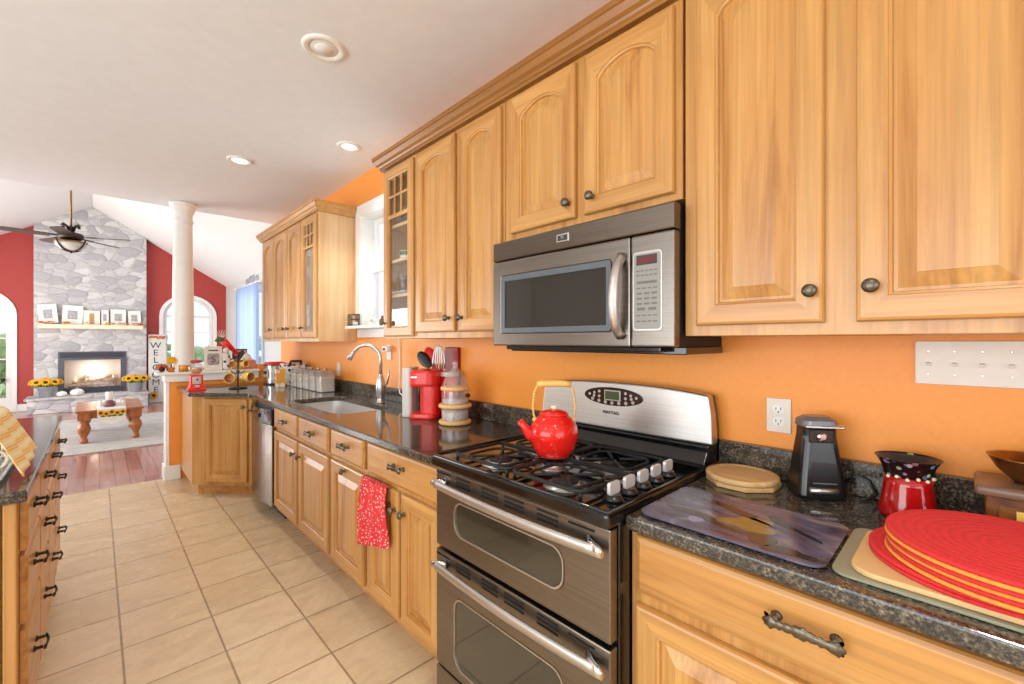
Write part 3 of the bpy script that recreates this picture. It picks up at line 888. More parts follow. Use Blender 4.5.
# right of the range
bc('maple base cabinet with a wide drawer right of the range', .604, -.52,
   [(.584, .05, .135, .692, (.09, .62)), (.02, -.50, .135, .692, (-.02, .62))],
   [(.584, -.145, .722, .866, [(.218, .808, .135)])], face=1.005)
bc('maple base cabinet beyond the picture edge', -.524, -1.2, [(-.54, -1.18, .135, .692, (-.6, .62))], [(-.54, -1.18, .716, .862, [(-.86, .80)])], face=1.005)

# worktops
def inset(y): return y
t = thing('countertop', 'dark speckled granite countertop with the sink, left of the range', 'countertop', (1.2, 3, .88))
SK = rrect(1.05, 1.41, 2.62, 3.50, .07, 6)
m = MB(); m.plate([(.925, 1.384), (1.598, 1.384), (1.598, 5.387), (.565, 5.387), (.565, 4.60), (.925, 4.205)], [SK], 'xy', .880, .914)
m.build('slab', M['granite'], t, bevel=.006)
m = MB(); m.box(1.572, 1.598, 1.384, 5.36, .9145, 1.012); m.build('backsplash', M['granite'], t, bevel=.003)
t = thing('countertop', 'dark speckled granite countertop right of the range', 'countertop', (1.2, -.3, .88))
m = MB(); m.plate([(.972, -1.2), (1.598, -1.2), (1.598, .605), (.972, .605)], [], 'xy', .880, .914); m.build('slab', M['granite'], t, bevel=.006)
m = MB(); m.box(1.572, 1.598, -1.2, .605, .9145, 1.012); m.build('backsplash', M['granite'], t, bevel=.003)

# sink
t = thing('sink', 'stainless steel sink set into the granite counter', 'sink', (1.23, 3.0, .70))
m = MB(); R = lambda e, z, r: [(p[0], p[1], z) for p in rrect(1.05 - e, 1.41 + e, 2.62 - e, 3.50 + e, r, 6)]
m.loops([R(.02, .879, .08), R(.004, .879, .07), R(.003, .862, .07), R(-.012, .735, .06), R(-.05, .720, .05)], 0, False, True, False)
m.build('basin', M['sink_steel'], t, bevel=0)
m = MB(); m.lathe([(.04, .7205), (.04, .724), (.03, .7245), (.028, .721)], (1.24, 3.0, 0), 20); m.build('drain', M['chrome'], t)
# faucet
t = thing('faucet', 'brushed gooseneck kitchen faucet behind the sink', 'faucet', (1.46, 2.87, .914))
fx, fy = 1.466, 2.90
m = MB(); m.lathe([(.030, .9145), (.030, .922), (.024, .926), (.022, .95), (.030, .99), (.033, 1.03), (.027, 1.08), (.018, 1.11), (.0145, 1.12)], (fx, fy, 0), 20); m.build('faucet_body', M['silver'], t)
m = MB(); pts = [(fx, fy, 1.115), (fx, fy, 1.225)]
dxf, dyf = -.70, .71
r = .105
for k in range(15):
    a = PI * k / 14 * .84
    pts.append((fx + dxf * r * (1 - cos(a)), fy + dyf * r * (1 - cos(a)), 1.225 + r * .98 * sin(a)))
m.tube(pts, .0125, 12)
e = Vector(pts[-1]); ed = (e - Vector(pts[-2])).normalized()
m.build('spout', M['silver'], t)
m = MB(); m.tube([tuple(e - ed * .003), tuple(e + ed * .025), tuple(e + ed * .058)], [.0145, .018, .019], 14); m.build('spray_head', M['silver'], t)
m = MB(); m.tube([(fx + .012, fy - .024, 1.035), (fx + .02, fy - .055, 1.06), (fx + .024, fy - .075, 1.115), (fx + .025, fy - .08, 1.16)], [.011, .009, .007, .006], 10); m.build('lever', M['silver'], t)

# dishwasher
t = thing('dishwasher', 'stainless dishwasher with black control panel under the counter', 'dishwasher', (1.25, 3.89, .1))
m = MB(); m.box(.985, 1.57, 3.60, 4.192, .11, .872); m.build('tub', M['black_matte'], t)
m = MB(); pr = []
K = 10
for k in range(K + 1):
    s = -1 + 2 * k / K; pr.append((3.602 + .588 * k / K, .938 - .028 * (1 - s * s) + .01))
poly = [(x, y) for y, x in pr] + [(.984, 4.19), (.984, 3.602)]
m.prism(poly, 'xy', .115, .72); m.build('door', M['steel_z'], t, bevel=.003)
m = MB(); poly2 = [(x - .006, y) for y, x in pr] + [(.984, 4.19), (.984, 3.602)]
m.prism(poly2, 'xy', .722, .838); cp = m.build('control_panel', M['black'], t, bevel=.006)
m = MB(); m.box(.905, .93, 3.80, 4.0, .765, .80); m.build('latch', M['black'], cp, bevel=.006)
m = MB(); m.box(1.04, 1.06, 3.602, 4.19, 0, .108); m.build('toe_kick', M['black_matte'], t)

# ------------------------------------------------------------------ range
RY0, RY1 = .608, 1.378
t = thing('range', 'stainless double oven gas range with black cooktop', 'stove', (1.25, .978, 0))
m = MB(); m.box(.952, 1.585, RY0, RY1, .03, .902); m.build('oven_body', M['black'], t, bevel=.003)
m = MB()
for y in (RY0 + .05, RY1 - .05):
    for x in (1.02, 1.5): m.lathe([(.018, 0), (.018, .031)], (x, y, 0), 12)
m.build('foot', M['black_matte'], t)
def oven_door(z0, z1, w0, w1, hz, nm):
    m = MB(); a, b = RY0 + .004, RY1 - .004
    wy0, wy1 = .762, 1.262
    hole = []
    K = 10
    for p in rrect(wy0, wy1, w0, w1, .042, 6):
        s = (p[0] - (wy0 + wy1) / 2) / ((wy1 - wy0) / 2)
        q = -.012 * (1 - s * s) if p[1] < (w0 + w1) / 2 else 0
        hole.append((p[0], p[1] + q))
    m.plate([(a, z0), (b, z0), (b, z1), (a, z1)], [hole], 'yz', .918, .950)
    d = m.build('door', M['steel'], t, bevel=.004)
    m = MB(); cyy = (wy0 + wy1) / 2; czz = (w0 + w1) / 2
    sc = lambda f, x: [(x, cyy + (p[0] - cyy) * (1 - f / .25), czz + (p[1] - czz) * (1 - f / ((w1 - w0) / 2))) for p in hole]
    m.loops([sc(-.001, .9168), sc(.004, .9168), sc(.004, .924), sc(-.001, .924)], 0, False, False); m.build('window_trim', M['steel_bright'], d)
    m = MB(); m.loops([sc(.003, .925), sc(.003, .921)], 0); m.build('oven_window', M['oven_glass'], d)
    # bowed handle
    m = MB(); pts = []; rad = []
    for k in range(21):
        s = -1 + 2 * k / 20
        pts.append((.895 - .012 * (1 - s * s), (RY0 + RY1) / 2 + s * .362, hz + .004 - .004 * (1 - s * s))); rad.append(.0085)
    m.tube(pts, rad, 12, flat=1.9, up=(0, 0, 1)); h = m.build('handle', M['steel_bright'], d)
    for s in (-1, 1):
        m = MB(); y = (RY0 + RY1) / 2 + s * .350
        m.tube([(.918, y - s * .035, hz + .010), (.900, y - s * .015, hz + .006), (.894, y + s * .010, hz + .003), (.892, y + s * .024, hz + .002)], [.010, .0105, .010, .006], 12, flat=1.7, up=(0, 0, 1))
        m.build('handle_mount', M['chrome'], h)
    # vent slots
    for c_, cnt, L in ((1.328, 1, .085), (1.21, 3, .078), (1.07, 3, .08), (.956, 3, .085), (.82, 3, .08), (.702, 1, .085)):
        m = MB()
        for k in range(cnt):
            zz = z1 - .014 - k * .0135 if cnt == 3 else z1 - .016
            m.box(.9168, .93, c_ - L / 2, c_ + L / 2, zz - .003, zz + .003)
        m.build('vent', M['dark'], d)
oven_door(.603, .888, .672, .79, .833, 'upper')
oven_door(.165, .588, .205, .452, .536, 'lower')
m = MB(); m.box(.918, .951, RY0 + .004, RY1 - .004, .05, .155); m.build('bottom_drawer', M['steel'], t, bevel=.004)
# cooktop
m = MB(); m.plate([(.898, RY0 - .002), (1.50, RY0 - .002), (1.50, RY1 + .002), (.898, RY1 + .002)], [], 'xy', .8925, .934)
ck = m.build('cooktop', M['black'], t, bevel=.010, seg=3)
m = MB(); zt = .936
m.tube([(.905, RY0 + .004, zt), (1.49, RY0 + .004, zt), (1.49, RY1 - .004, zt), (.905, RY1 - .004, zt)], .006, 8, closed=True); m.build('raised_rim', M['black'], ck)
burn = [(1.01, 1.115, .045), (.99, .815, .042), (1.11, .967, .038), (1.215, .81, .036), (1.235, 1.13, .045)]
for bx, by, br in burn:
    m = MB(); m.lathe([(br * 1.55, .9345), (br * 1.5, .938), (br * 1.1, .938), (br * 1.05, .947), (br, .948), (br * .3, .948)], (bx, by, 0), 24); b_ = m.build('burner', M['silver'], t)
    m = MB(); m.lathe([(br * .92, .9483), (br * .95, .953), (br * .88, .957), (.004, .9575)], (bx, by, 0), 24); m.build('burner_cap', M['black_matte'], b_)
def grate(y0, y1, cs):
    m = MB(); x0, x1 = .918, 1.375; z = .959
    m.tube([(p[0], p[1], z) for p in rrect(x0, x1, y0, y1, .035, 4)], .006, 8, closed=True)
    m.box((x0 + x1) / 2 - .007, (x0 + x1) / 2 + .007, y0, y1, z - .007, z + .005)
    for x in (x0 + .01, x1 - .01, (x0 + x1) / 2):
        for y in (y0 + .012, y1 - .012): m.tube([(x, y, z), (x, y, .9342)], .0055, 8)
    for bx, by in cs:
        for k in range(4):
            a = PI / 4 + k * PI / 2
            ex = min(max(bx + .16 * cos(a), x0), x1); ey = min(max(by + .16 * sin(a), y0), y1)
            m.tube([(bx + .022 * cos(a), by + .022 * sin(a), z + .002), (bx + .06 * cos(a), by + .06 * sin(a), z + .002), (bx + .1 * cos(a), by + .1 * sin(a), z)], .0048, 8)
        m.tube([(p[0], p[1], z) for p in rrect(bx - .088, bx + .088, by - .098, by + .098,   .05, 5)], .0048, 8, closed=True)
    return m
grate(.985, 1.268, [(1.01, 1.115), (1.255, 1.13)]).build('grate', M['black_matte'], t)
grate(.700, .975, [(1.01, .825), (1.255, .825)]).build('grate', M['black_matte'], t)
for x in (.995, 1.07, 1.145, 1.22, 1.295):
    y = .653
    m = MB(); m.lathe([(.026, .9345), (.026, .941), (.021, .944), (.019, .951)], (x, y, 0), 20); k_ = m.build('burner_knob', M['black_plastic'], t)
    m = MB(); m.prism(rrect(x - .025, x + .025, .9505, .984, .008, 4), 'xz', y - .005, y + .005); m.build('grip', plain('bright satin grip', (222, 220, 218), .3, .4, vary=.02), k_, bevel=.002)
# back guard
m = MB(); m.box(1.488, 1.585, RY0, RY1, .934, 1.0)
m.prism([(1.488, .936), (1.44, .936), (1.462, .946), (1.488, .985)], 'xz', RY0, RY1)
m.build('backguard_base', M['black'], t, bevel=.004)
m = MB(); pts = []
K = 20
for k in range(K + 1):
    s = -1 + 2 * k / K
    pts.append(((RY0 + RY1) / 2 + s * (.385 - .012), 1.170 + .020 * (1 - abs(s) ** 2.5)))
pts = [(RY0 - .006, 1.0), ] + [(RY0 + .000, 1.10)] + pts + [(RY1 - .000, 1.10), (RY1 + .006, 1.0)]
L0 = [(1.508 + .28 * (z - 1.0) * .18, y, z) for y, z in pts]; L1 = [(1.562, y, z) for y, z in pts]
bxx = lambda z: 1.508 + .05 * (z - 1.0)
m.loops([[(bxx(z), y, z) for y, z in pts], L1], 0); bg = m.build('backguard', M['steel_bright'], t, bevel=.008, seg=3)
m = MB(); m.prism([(y - (.004 if y > 1 else -.004), z - .004) for y, z in pts], 'yz', 1.562, 1.586); m.build('backguard_rear', M['black'], t, bevel=.003)
oc = (1.000, 1.132); xo = lambda z: bxx(z) - .0015
m = MB(); m.loops([[(xo(oc[1]) + e, oc[0] + .138 * cos(2 * PI * k / 36) * f, oc[1] + .037 * sin(2 * PI * k / 36) * f) for k in range(36)] for e, f in ((.008, 1), (-.001, 1), (-.002, .97))], 0, True, True)
ov = m.build('control_oval', plain('brown black panel', (52, 34, 28), .2, vary=.04), bg)
xa = xo(oc[1]) - .0028
m = MB(); m.box(xa, xa + .004, .961, 1.037, 1.115, 1.158); m.build('display_frame', M['silver'], ov, bevel=.001)
m = MB(); m.box(xa - .001, xa + .003, .966, 1.032, 1.120, 1.153); m.build('display', M['led_green'], ov)
m = MB()
for k in range(7):
    s = -1 + 2 * k / 6; m.lathe([(.0075, 0), (.0075, .002), (.004, .003)], (xa + .002, oc[0] + .095 * s, oc[1] - .026 + .010 * s * s), 12, (-1, 0, 0))
for s in (-1, 1):
    for j in range(3): m.lathe([(.006, 0), (.006, .002)], (xa + .002, oc[0] + s * (.062 + .024 * j), oc[1] + .017 - .007 * j), 10, (-1, 0, 0)); 
    for j in range(2): m.lathe([(.006, 0), (.006, .002)], (xa + .002, oc[0] + s * (.062 + .026 * j), oc[1] - .003), 10, (-1, 0, 0))
m.build('buttons', plain('pale buttons', (196, 180, 166), .4, vary=.03), ov)
text('MAYTAG', .019, .0006, (bxx(1.062) - .0022, 1.005, 1.066), (PI / 2, 0, -PI / 2), M['letter'], bg)

# ------------------------------------------------------------------ microwave
t = thing('microwave', 'stainless over the range microwave with curved handle', 'microwave', (1.4, 1.0, 1.33))
MX = 1.225
m = MB(); m.box(1.268, 1.596, .603, 1.393, 1.338, 1.775); m.build('oven_body', M['black_matte'], t, bevel=.003)
m = MB(); m.box(1.31, 1.59, .5985, 1.38, 1.314, 1.338); m.box(1.262, 1.31, .66, 1.36, 1.322, 1.338); m.build('filter_tray', M['black'], t, bevel=.003)
m = MB(); m.box(MX, 1.268, .597, 1.405, 1.690, 1.770); vp = m.build('vent_panel', M['steel_dark'], t, bevel=.006)
m = MB(); m.box(MX - .003, MX + .002, .990, 1.048, 1.716, 1.747); bd = m.build('badge', M['chrome'], vp, bevel=.003)
m = MB(); m.box(MX - .0038, MX, .997, 1.041, 1.722, 1.741); bi = m.build('badge_field', M['letter'], bd)
text('M', .018, .0004, (MX - .0044, 1.019, 1.7315), (PI / 2, 0, -PI / 2), M['chrome'], bd, 'emblem')
wy0, wy1, wz0, wz1 = .815, 1.352, 1.390, 1.625
m = MB(); m.plate([(.744, 1.338), (1.405, 1.338), (1.405, 1.687), (.744, 1.687)], [rrect(wy0, wy1, wz0, wz1, .008)], 'yz', MX, 1.262); d = m.build('door', M['steel'], t, bevel=.005)
m = MB(); m.plate(rrect(wy0, wy1, wz0, wz1, .008), [rrect(wy0 + .018, wy1 - .022, wz0 + .02, wz1 - .022, .004)], 'yz', MX - .002, MX + .01); m.build('window_trim', plain('blue grey trim', (104, 110, 116), .3, .3, vary=.03), d, bevel=.002)
m = MB(); m.box(MX + .003, MX + .008, wy0 + .01, wy1 - .01, wz0 + .01, wz1 - .01); m.build('oven_window', M['mw_glass'], d)
m = MB(); pts = [(MX - .004, .775, 1.372)]; rad = [.016]
for k in range(15):
    s = -1 + 2 * k / 14; pts.append((MX - .012 - .034 * (1 - s * s) ** .6, .775 - .004 * s, 1.50 + s * .118)); rad.append(.0175 - .003 * abs(s))
pts.append((MX - .004, .771, 1.632)); rad.append(.016)
m.tube(pts, rad, 12, up=(0, 1, 0)); m.build('handle', M['steel_bright'], d)
m = MB(); m.box(MX, 1.262, .597, .741, 1.338, 1.687); cp = m.build('control_panel', M['steel'], t, bevel=.006)
m = MB(); m.prism(rrect(.634, .733, 1.388, 1.634, .012), 'yz', MX - .0025, MX + .004); m.build('keypad_border', M['steel_bright'], cp, bevel=.001)
m = MB(); m.prism(rrect(.639, .728, 1.394, 1.628, .009), 'yz', MX - .0035, MX + .004); kp = m.build('keypad', plain('pale grey keypad', (150, 147, 140), .4, vary=.02), cp)
m = MB(); m.box(MX - .0045, MX, .650, .719, 1.592, 1.622); m.build('display', M['letter'], kp)
m = MB(); m.box(MX - .0049, MX - .004, .656, .713, 1.597, 1.617); m.build('lit_display', M['led_red'], kp)
m = MB()
for r_, (zz, cnt, hh) in enumerate(((1.574, 5, .004), (1.560, 5, .004), (1.538, 1, .008), (1.520, 4, .004), (1.504, 3, .006), (1.488, 3, .006), (1.472, 3, .006), (1.456, 2, .009), (1.436, 4, .004), (1.418, 4, .004))):
    for k in range(cnt):
        c_ = .684 + (k - (cnt - 1) / 2) * (.075 / cnt); w_ = .075 / cnt * (.35 if cnt > 1 else .45)
        m.box(MX - .0042, MX, c_ - w_, c_ + w_, zz - hh / 2, zz + hh / 2)
m.build('key_markings', plain('grey key print', (112, 110, 106), .5, vary=.05), kp)
# ------------------------------------------------------------------ island
t = thing('island', 'granite topped kitchen island with three drawer stacks', 'kitchen island', (-.5, 2.8, 0))
IX = -.172
m = MB(); m.box(-.86, IX, 1.965, 3.68, .10, .878); m.build('cabinet_body', M['wood_v'], t, bevel=.002)
m = MB(); m.box(-.80, IX - .07, 2.03, 3.62, 0, .10); m.build('toe_kick', M['wood_y'], t)
m = MB(); m.box(-.86, IX - .032, 1.945, 1.9645, .10, .878); m.box(IX - .028, IX, 1.945, 1.9645, .10, .878); m.build('end_panel', M['wood_v'], t, bevel=.003)
m = MB(); m.plate([(-.92, 1.925), (-.15, 1.925), (-.15, 3.75), (-.92, 3.75)], [], 'xy', .880, .914); m.build('countertop', M['granite'], t, bevel=.006)
tfi = frame_tf((IX, 0), (0, 1), (1, 0))
for (a, b) in ((2.0, 2.405), (2.425, 2.815), (2.835, 3.235), (3.255, 3.63)):
    for (z0, z1) in ((.135, .47), (.49, .70), (.715, .862)):
        m = MB(); m.tf = tfi
        P = [(a, z0), (b, z0), (b, z1), (a, z1)]
        sh = lambda e, o: [(p[0] + (e if p[0] == a else -e), o, p[1] + (e if p[1] == z0 else -e)) for p in P]
        m.loops([sh(0, .001), sh(0, .010), sh(.003, .014), sh(.010, .0175), sh(.012, .018)], 0)
        dr = m.build('drawer', M['wood_y'], t)
        m = MB(); m.tf = tfi; pull(m, (a + b) / 2, .0182, (z0 + z1) / 2 + .02, .10, .62); m.build('pull', M['bronze'], dr)

# dish rack, towel and dishes on the island
t = thing('dish_rack', 'white wire dish rack standing on the island', 'dish rack', (-.5, 2.2, .914))
m = MB(); y0, y1, x0, x1 = 2.03, 2.42, -.78, -.212
m.loops([[(p[0], p[1], z) for p in rrect(x0 + e, x1 - e, y0 + e, y1 - e, .04, 4)] for e, z in ((.012, .9145), (0, .928), (.004, .928), (.015, .918))], 0, True, True); m.build('drip_tray', M['galv'], t)
m = MB()
for z in (.94, 1.03): m.tube([(p[0], p[1], z) for p in rrect(x0 + .02, x1 - .015, y0 + .02, y1 - .02, .03, 4)], .0045, 8, closed=True)
for k in range(14):
    x = x0 + .04 + k * (x1 - x0 - .075) / 13
    m.tube([(x, y0 + .02, 1.03), (x, y0 + .022, .94), (x, y1 - .022, .94), (x, y1 - .02, 1.03)], .003, 6)
for y in (y0 + .08, y1 - .08):
    for s in (0, 1): 
        xx = (x0 + .02, x1 - .015)[s]; m.tube([(xx, y, 1.03), (xx, y, .94)], .003, 6)
for xx in (x0 + .1, x1 - .1):
    for yy in (y0 + .06, y1 - .06): m.tube([(xx, yy, .94), (xx, yy, .921)], .005, 6)
m.build('wire_frame', M['white'], t)
t = thing('dish_towel', 'yellow and orange striped dish towel draped over the dish rack', 'towel', (-.23, 2.25, 1.03))
m = MB()
def tw(u, v):
    y = 2.05 + .37 * v + .02 * u
    pth = [(-.40, 1.10), (-.30, 1.125), (-.238, 1.085), (-.200, 1.00), (-.168, .930)]
    q = u * 4; i = min(int(q), 3); f = q - i
    x = pth[i][0] * (1 - f) + pth[i + 1][0] * f; z = pth[i][1] * (1 - f) + pth[i + 1][1] * f
    return (x + .004 * sin(v * 17 + u * 3), y, z + .022 * v + .004 * sin(v * 11 + u * 5))
m.grid(tw, 24, 20); m.build('towel', M['towel_yellow'], t, solid=.005)
def mug_mb(c, r, h, ax=(0, 0, 1), hand=None, seg=22, handle=True):
    m = MB()
    m.lathe([(r * .86, 0), (r * .96, h * .08), (r, h * .3), (r, h), (r * .9, h), (r * .88, h * .12), (.001, h * .10)], c, seg, ax)
    if handle and hand:
        A = Vector(ax).normalized(); Hd = Vector(hand).normalized()
        pts = []
        for k in range(11):
            a = -PI / 2 + PI * k / 10
            pts.append(Vector(c) + A * (h * .5 + h * .32 * sin(a)) + Hd * (r * .96 + r * .62 * cos(a)))
        hm = MB(); hm.tube(pts, r * .13, 8)
        return m, hm
    return m, None
def mug(name, label, cat, c, r, h, mat, ax=(0, 0, 1), hand=(1, 0, 0), group=None, mat_in=None):
    t = thing(name, label, cat, c, group)
    m, hm = mug_mb(c, r, h, ax, hand)
    m.build('cup_body', mat, t)
    if hm: hm.build('handle', mat, t)
    if mat_in:
        m = MB(); m.lathe([(r * .875, h * .14), (r * .885, h * .93)], c, 22, ax, cap0=True, cap1=False); m.build('inside_glaze', mat_in, t)
    return t
mug('mug', 'white mug standing in the dish rack under the towel', 'mug', (-.262, 2.105, .9445), .036, .08, M['white_cer'], hand=(1, -.15, 0))
t = thing('bowl', 'white bowl in the dish rack behind the mug', 'bowl', (-.36, 2.24, .9445))
m = MB(); m.lathe([(.03, 0), (.05, .012), (.078, .055), (.082, .065), (.077, .063), (.048, .018), (.001, .012)], (-.375, 2.25, .9445), 24); m.build('bowl_body', M['white_cer'], t)

# ------------------------------------------------------------------ red towel over the cabinet door
t = thing('dish_towel', 'red white-dotted dish towel hanging over a base cabinet door', 'towel', (.945, 1.92, .69))
m = MB()
def rt(u, v):
    y = 2.045 - .262 * u
    z = .703 - (.335 - .075 * u) * v
    fold = .008 * sin(u * 15 + v * 2) * min(1, v * 3) + .006 * sin(u * 31 + 1 + v * 4) * v
    w_ = 1 + .10 * v
    return (.936 - .003 - fold - .010 * sin(min(v * 2, 1) * PI * .5), 1.905 + (y - 1.905) * w_ * (.93 + .1 * v), z)
m.grid(rt, 40, 26)
m.build('towel_front', M['towel_red'], t, solid=.004)
m = MB()
def rt2(u, v):
    y = 2.025 - .21 * u
    z = .704 - .19 * v
    return (.918 - .006 * sin(u * 12) - .006 * v + .004, y - .02 * v, z)
m.grid(rt2, 26, 14); m.build('towel_overlap', M['towel_red'], t, solid=.004)
m = MB()
def rt3(u, v): return (.930 + .024 * v, 2.025 - .23 * u, .703 - .002 * abs(v - .5))
m.grid(rt3, 10, 4); m.build('towel_top', M['towel_red'], t, solid=.003)

# ------------------------------------------------------------------ kettle
KX, KY, KZ = 1.125, .975, .9665
t = thing('kettle', 'red enamel kettle with bamboo handle on the cooktop', 'kettle', (KX, KY, KZ))
m = MB(); m.lathe([(.052, 0), (.060, .004), (.078, .035), (.087, .068), (.088, .085), (.080, .112), (.062, .132), (.050, .139), (.050, .143)], (KX, KY, KZ), 36, sx=.93, sy=.93); kb = m.build('kettle_body', M['kettle_red'], t)
m = MB(); m.lathe([(.053, .1435), (.055, .147), (.045, .155), (.024, .160), (.004, .162)], (KX, KY, KZ - .003), 30, sx=.93, sy=.93); ld = m.build('lid', M['kettle_red'], t)
m = MB(); m.lathe([(.005, .1605), (.004, .163), (.010, .168), (.010, .173), (.003, .176)], (KX, KY, KZ - .004), 14); m.build('lid_knob', M['cream'], ld)
sd = (-.724, .69)
P3 = lambda a, z, o=0: (KX + (sd[0] * a - sd[1] * o) * .93, KY + (sd[1] * a + sd[0] * o) * .93, KZ + z * .97)
m = MB(); m.tube([P3(.066, .062), P3(.09, .078), P3(.108, .102), P3(.124, .124)], [.024, .019, .0135, .011], 14); m.build('spout', M['kettle_red'], t)
m = MB()
for s in (-1, 1):
    m.tube([P3(.064 * s, .128), P3(.074 * s, .142), P3(.077 * s, .175), P3(.071 * s, .225), P3(.060 * s, .250), P3(.054 * s, .252)], .0032, 8)
    m.lathe([(.007, -.006), (.009, 0), (.007, .006)], P3(.070 * s, .128), 12, (-sd[1], sd[0], 0))
    for k in range(7):
        f = k / 6; m.lathe([(.004, -.003), (.0052, 0), (.004, .003)], P3((.077 - .007 * max(0, f - .2)) * s, .165 + .06 * f), 8)
hn = m.build('handle_wire', M['bamboo'], t)
m = MB(); m.tube([P3(-.062, .250), P3(-.042, .253), P3(0, .254), P3(.042, .253), P3(.062, .250)], [.010, .0115, .0115, .0115, .010], 12); m.build('grip', M['bamboo'], t)

# ------------------------------------------------------------------ coffee maker, jar, wall items
t = thing('coffee_maker', 'red single serve coffee maker with pale water tank', 'coffee maker', (1.42, 2.18, .914))
ca, sa = .62, -.785
ctf = lambda a, o, z: (1.40 + a * .62 - o * .785, 2.20 - a * .785 - o * .62, z + .9145)   # a: to the right, o: toward viewer
m = MB(); m.tf = ctf
def rr3(x0, x1, y0, y1, r, z): return [(p[0], p[1], z) for p in rrect(x0, x1, y0, y1, r, 5)]
m.loops([rr3(-.07, .085, -.10, .11, .04, 0), rr3(-.072, .087, -.10, .112, .04, .012), rr3(-.07, .085, -.10, .11, .04, .030)], 0)
m.build('base', M['red_plastic'], t, bevel=.003)
m = MB(); m.tf = ctf; m.loops([rr3(-.02, .083, -.10, .07, .03, .030), rr3(-.02, .083, -.10, .07, .03, .185)], 0); m.build('column', M['red_plastic'], t)
m = MB(); m.tf = ctf; m.loops([rr3(-.07, .085, -.10, .11, .045, .185), rr3(-.073, .088, -.10, .115, .05, .20), rr3(-.073, .088, -.10, .115, .05, .262), rr3(-.066, .08, -.095, .105, .05, .276)], 0); hd = m.build('brew_head', M['red_plastic'], t, bevel=.003)
m = MB(); m.tf = ctf; m.box(-.05, -.015, .1135, .117, .235, .242); m.build('badge', M['silver'], hd)
m = MB(); m.tf = ctf; m.loops([rr3(-.135, -.0745, -.09, .05, .02, 0), rr3(-.135, -.0745, -.09, .05, .02, .287)], 0); m.build('water_tank', plain('pale grey tank', (216, 212, 204), .25, vary=.03), t, bevel=.004)
m = MB(); m.tf = ctf; m.loops([rr3(-.06, -.021, -.09, -.03, .01, .031), rr3(-.06, -.021, -.09, -.03, .01, .184)], 0); m.build('back_post', M['black_plastic'], t)

t = thing('utensil_crock', 'red crock with pale rim behind the coffee maker', 'crock', (1.50, 2.10, .914))
UXc, UYc = 1.508, 2.125
m = MB(); m.lathe([(.045, .0005), (.05, .006), (.054, .12), (.056, .235), (.050, .235), (.048, .02), (.001, .015)], (UXc, UYc, .9145), 24); m.build('crock_body', M['red_plastic'], t)
m = MB(); m.lathe([(.0575, .236), (.058, .242), (.058, .262), (.05, .262), (.05, .236)], (UXc, UYc, .9145), 24, cap0=False, cap1=False); m.build('rim', M['paper'], t)
def utensil(label, base, tip, mat, head, group='utensils behind the coffee maker', w=.034, hh=.05, mat2=None):
    t = thing('cooking_utensil', label, 'utensil', base, group)
    m = MB(); m.tube([base, tuple((Vector(base) * .5 + Vector(tip) * .5)), tip], .0055, 8); m.build('handle', mat, t)
    d = (Vector(tip) - Vector(base)).normalized()
    m = MB()
    r_ = Vector((.724, -.69, 0)); c = Vector(tip) + d * hh * .75
    n_ = r_.cross(d).normalized()
    L = []
    for k in range(9):
        a = -PI / 2 + PI * k / 8
        cc = c + d * hh * sin(a); ww = max(w * cos(a), .002)
        L.append([tuple(cc + r_ * ww * cos(2 * PI * j / 12) + n_ * .006 * sin(2 * PI * j / 12)) for j in range(12)])
    m.loops(L, 0, True, True, True); m.build('utensil_head', mat2 or mat, t)
utensil('black slotted spoon leaning left behind the coffee maker', (1.500, 2.135, .935), (1.455, 2.275, 1.205), M['black_plastic'], 'oval', w=.042, hh=.058)
utensil('red spoon leaning between the black spoon and steel whisk', (1.505, 2.125, .935), (1.485, 2.262, 1.232), M['red_plastic'], 'oval', w=.038, hh=.055)
t = thing('whisk', 'steel whisk loop standing behind the coffee maker', 'utensil', (1.515, 2.12, .935), 'utensils behind the coffee maker')
m = MB(); m.tube([(1.515, 2.115, .935), (1.508, 2.20, 1.19)], .005, 8); m.build('handle', M['silver'], t)
m = MB()
for f in (1.0, .6, .25):
    lp = [(1.508 + .724 * .036 * f * cos(PI * k / 18) - .012, 2.202 - .69 * .036 * f * cos(PI * k / 18) + .012, 1.19 + .135 * sin(PI * k / 18) ** .8) for k in range(19)]
    m.tube(lp, .0045, 6)
m.build('wire_loops', M['silver'], t)
t = thing('recipe_box', 'dark red box standing on the backsplash behind the glass jar', 'box', (1.55, 2.13, 1.17))
m = MB(); m.box(1.574, 1.598, 2.13, 2.262, 1.0125, 1.318); m.build('box_body', M['dark_red'], t, bevel=.004)
m = MB(); m.box(1.5725, 1.5745, 2.145, 2.245, 1.04, 1.10); m.build('front_label', M['red_plastic'], t)

JX, JY = 1.392, 1.905
t = thing('candy_jar', 'tiered glass candy jar with three cork rings beside the coffee maker', 'jar', (JX, JY, .914))
rb = lambda z, f: [(.072 * f, z - .011), (.084 * f, z - .009), (.088 * f, z), (.084 * f, z + .009), (.072 * f, z + .011)]
for z, f in ((.926, 1.0), (1.012, 1.02), (1.104, .90)):
    mm = MB(); mm.lathe(rb(z, f), (JX, JY, 0), 32); mm.build('cork_ring', M['cork'], t)
m = MB(); m.lathe([(.073, .9375), (.073, 1.0005)], (JX, JY, 0), 32, cap0=False, cap1=False); m.build('glass_tier', M['jar_glass'], t)
m = MB(); m.lathe([(.071, 1.0235), (.070, 1.0925)], (JX, JY, 0), 32, cap0=False, cap1=False); m.build('glass_tier', M['jar_glass'], t)
m = MB(); m.lathe([(.068, 1.1155), (.064, 1.135), (.050, 1.17), (.030, 1.195), (.016, 1.212), (.013, 1.225), (.016, 1.230), (.016, 1.246), (.008, 1.252), (.001, 1.253)], (JX, JY, 0), 32, cap0=False)
m.build('glass_dome', M['jar_glass'], t)
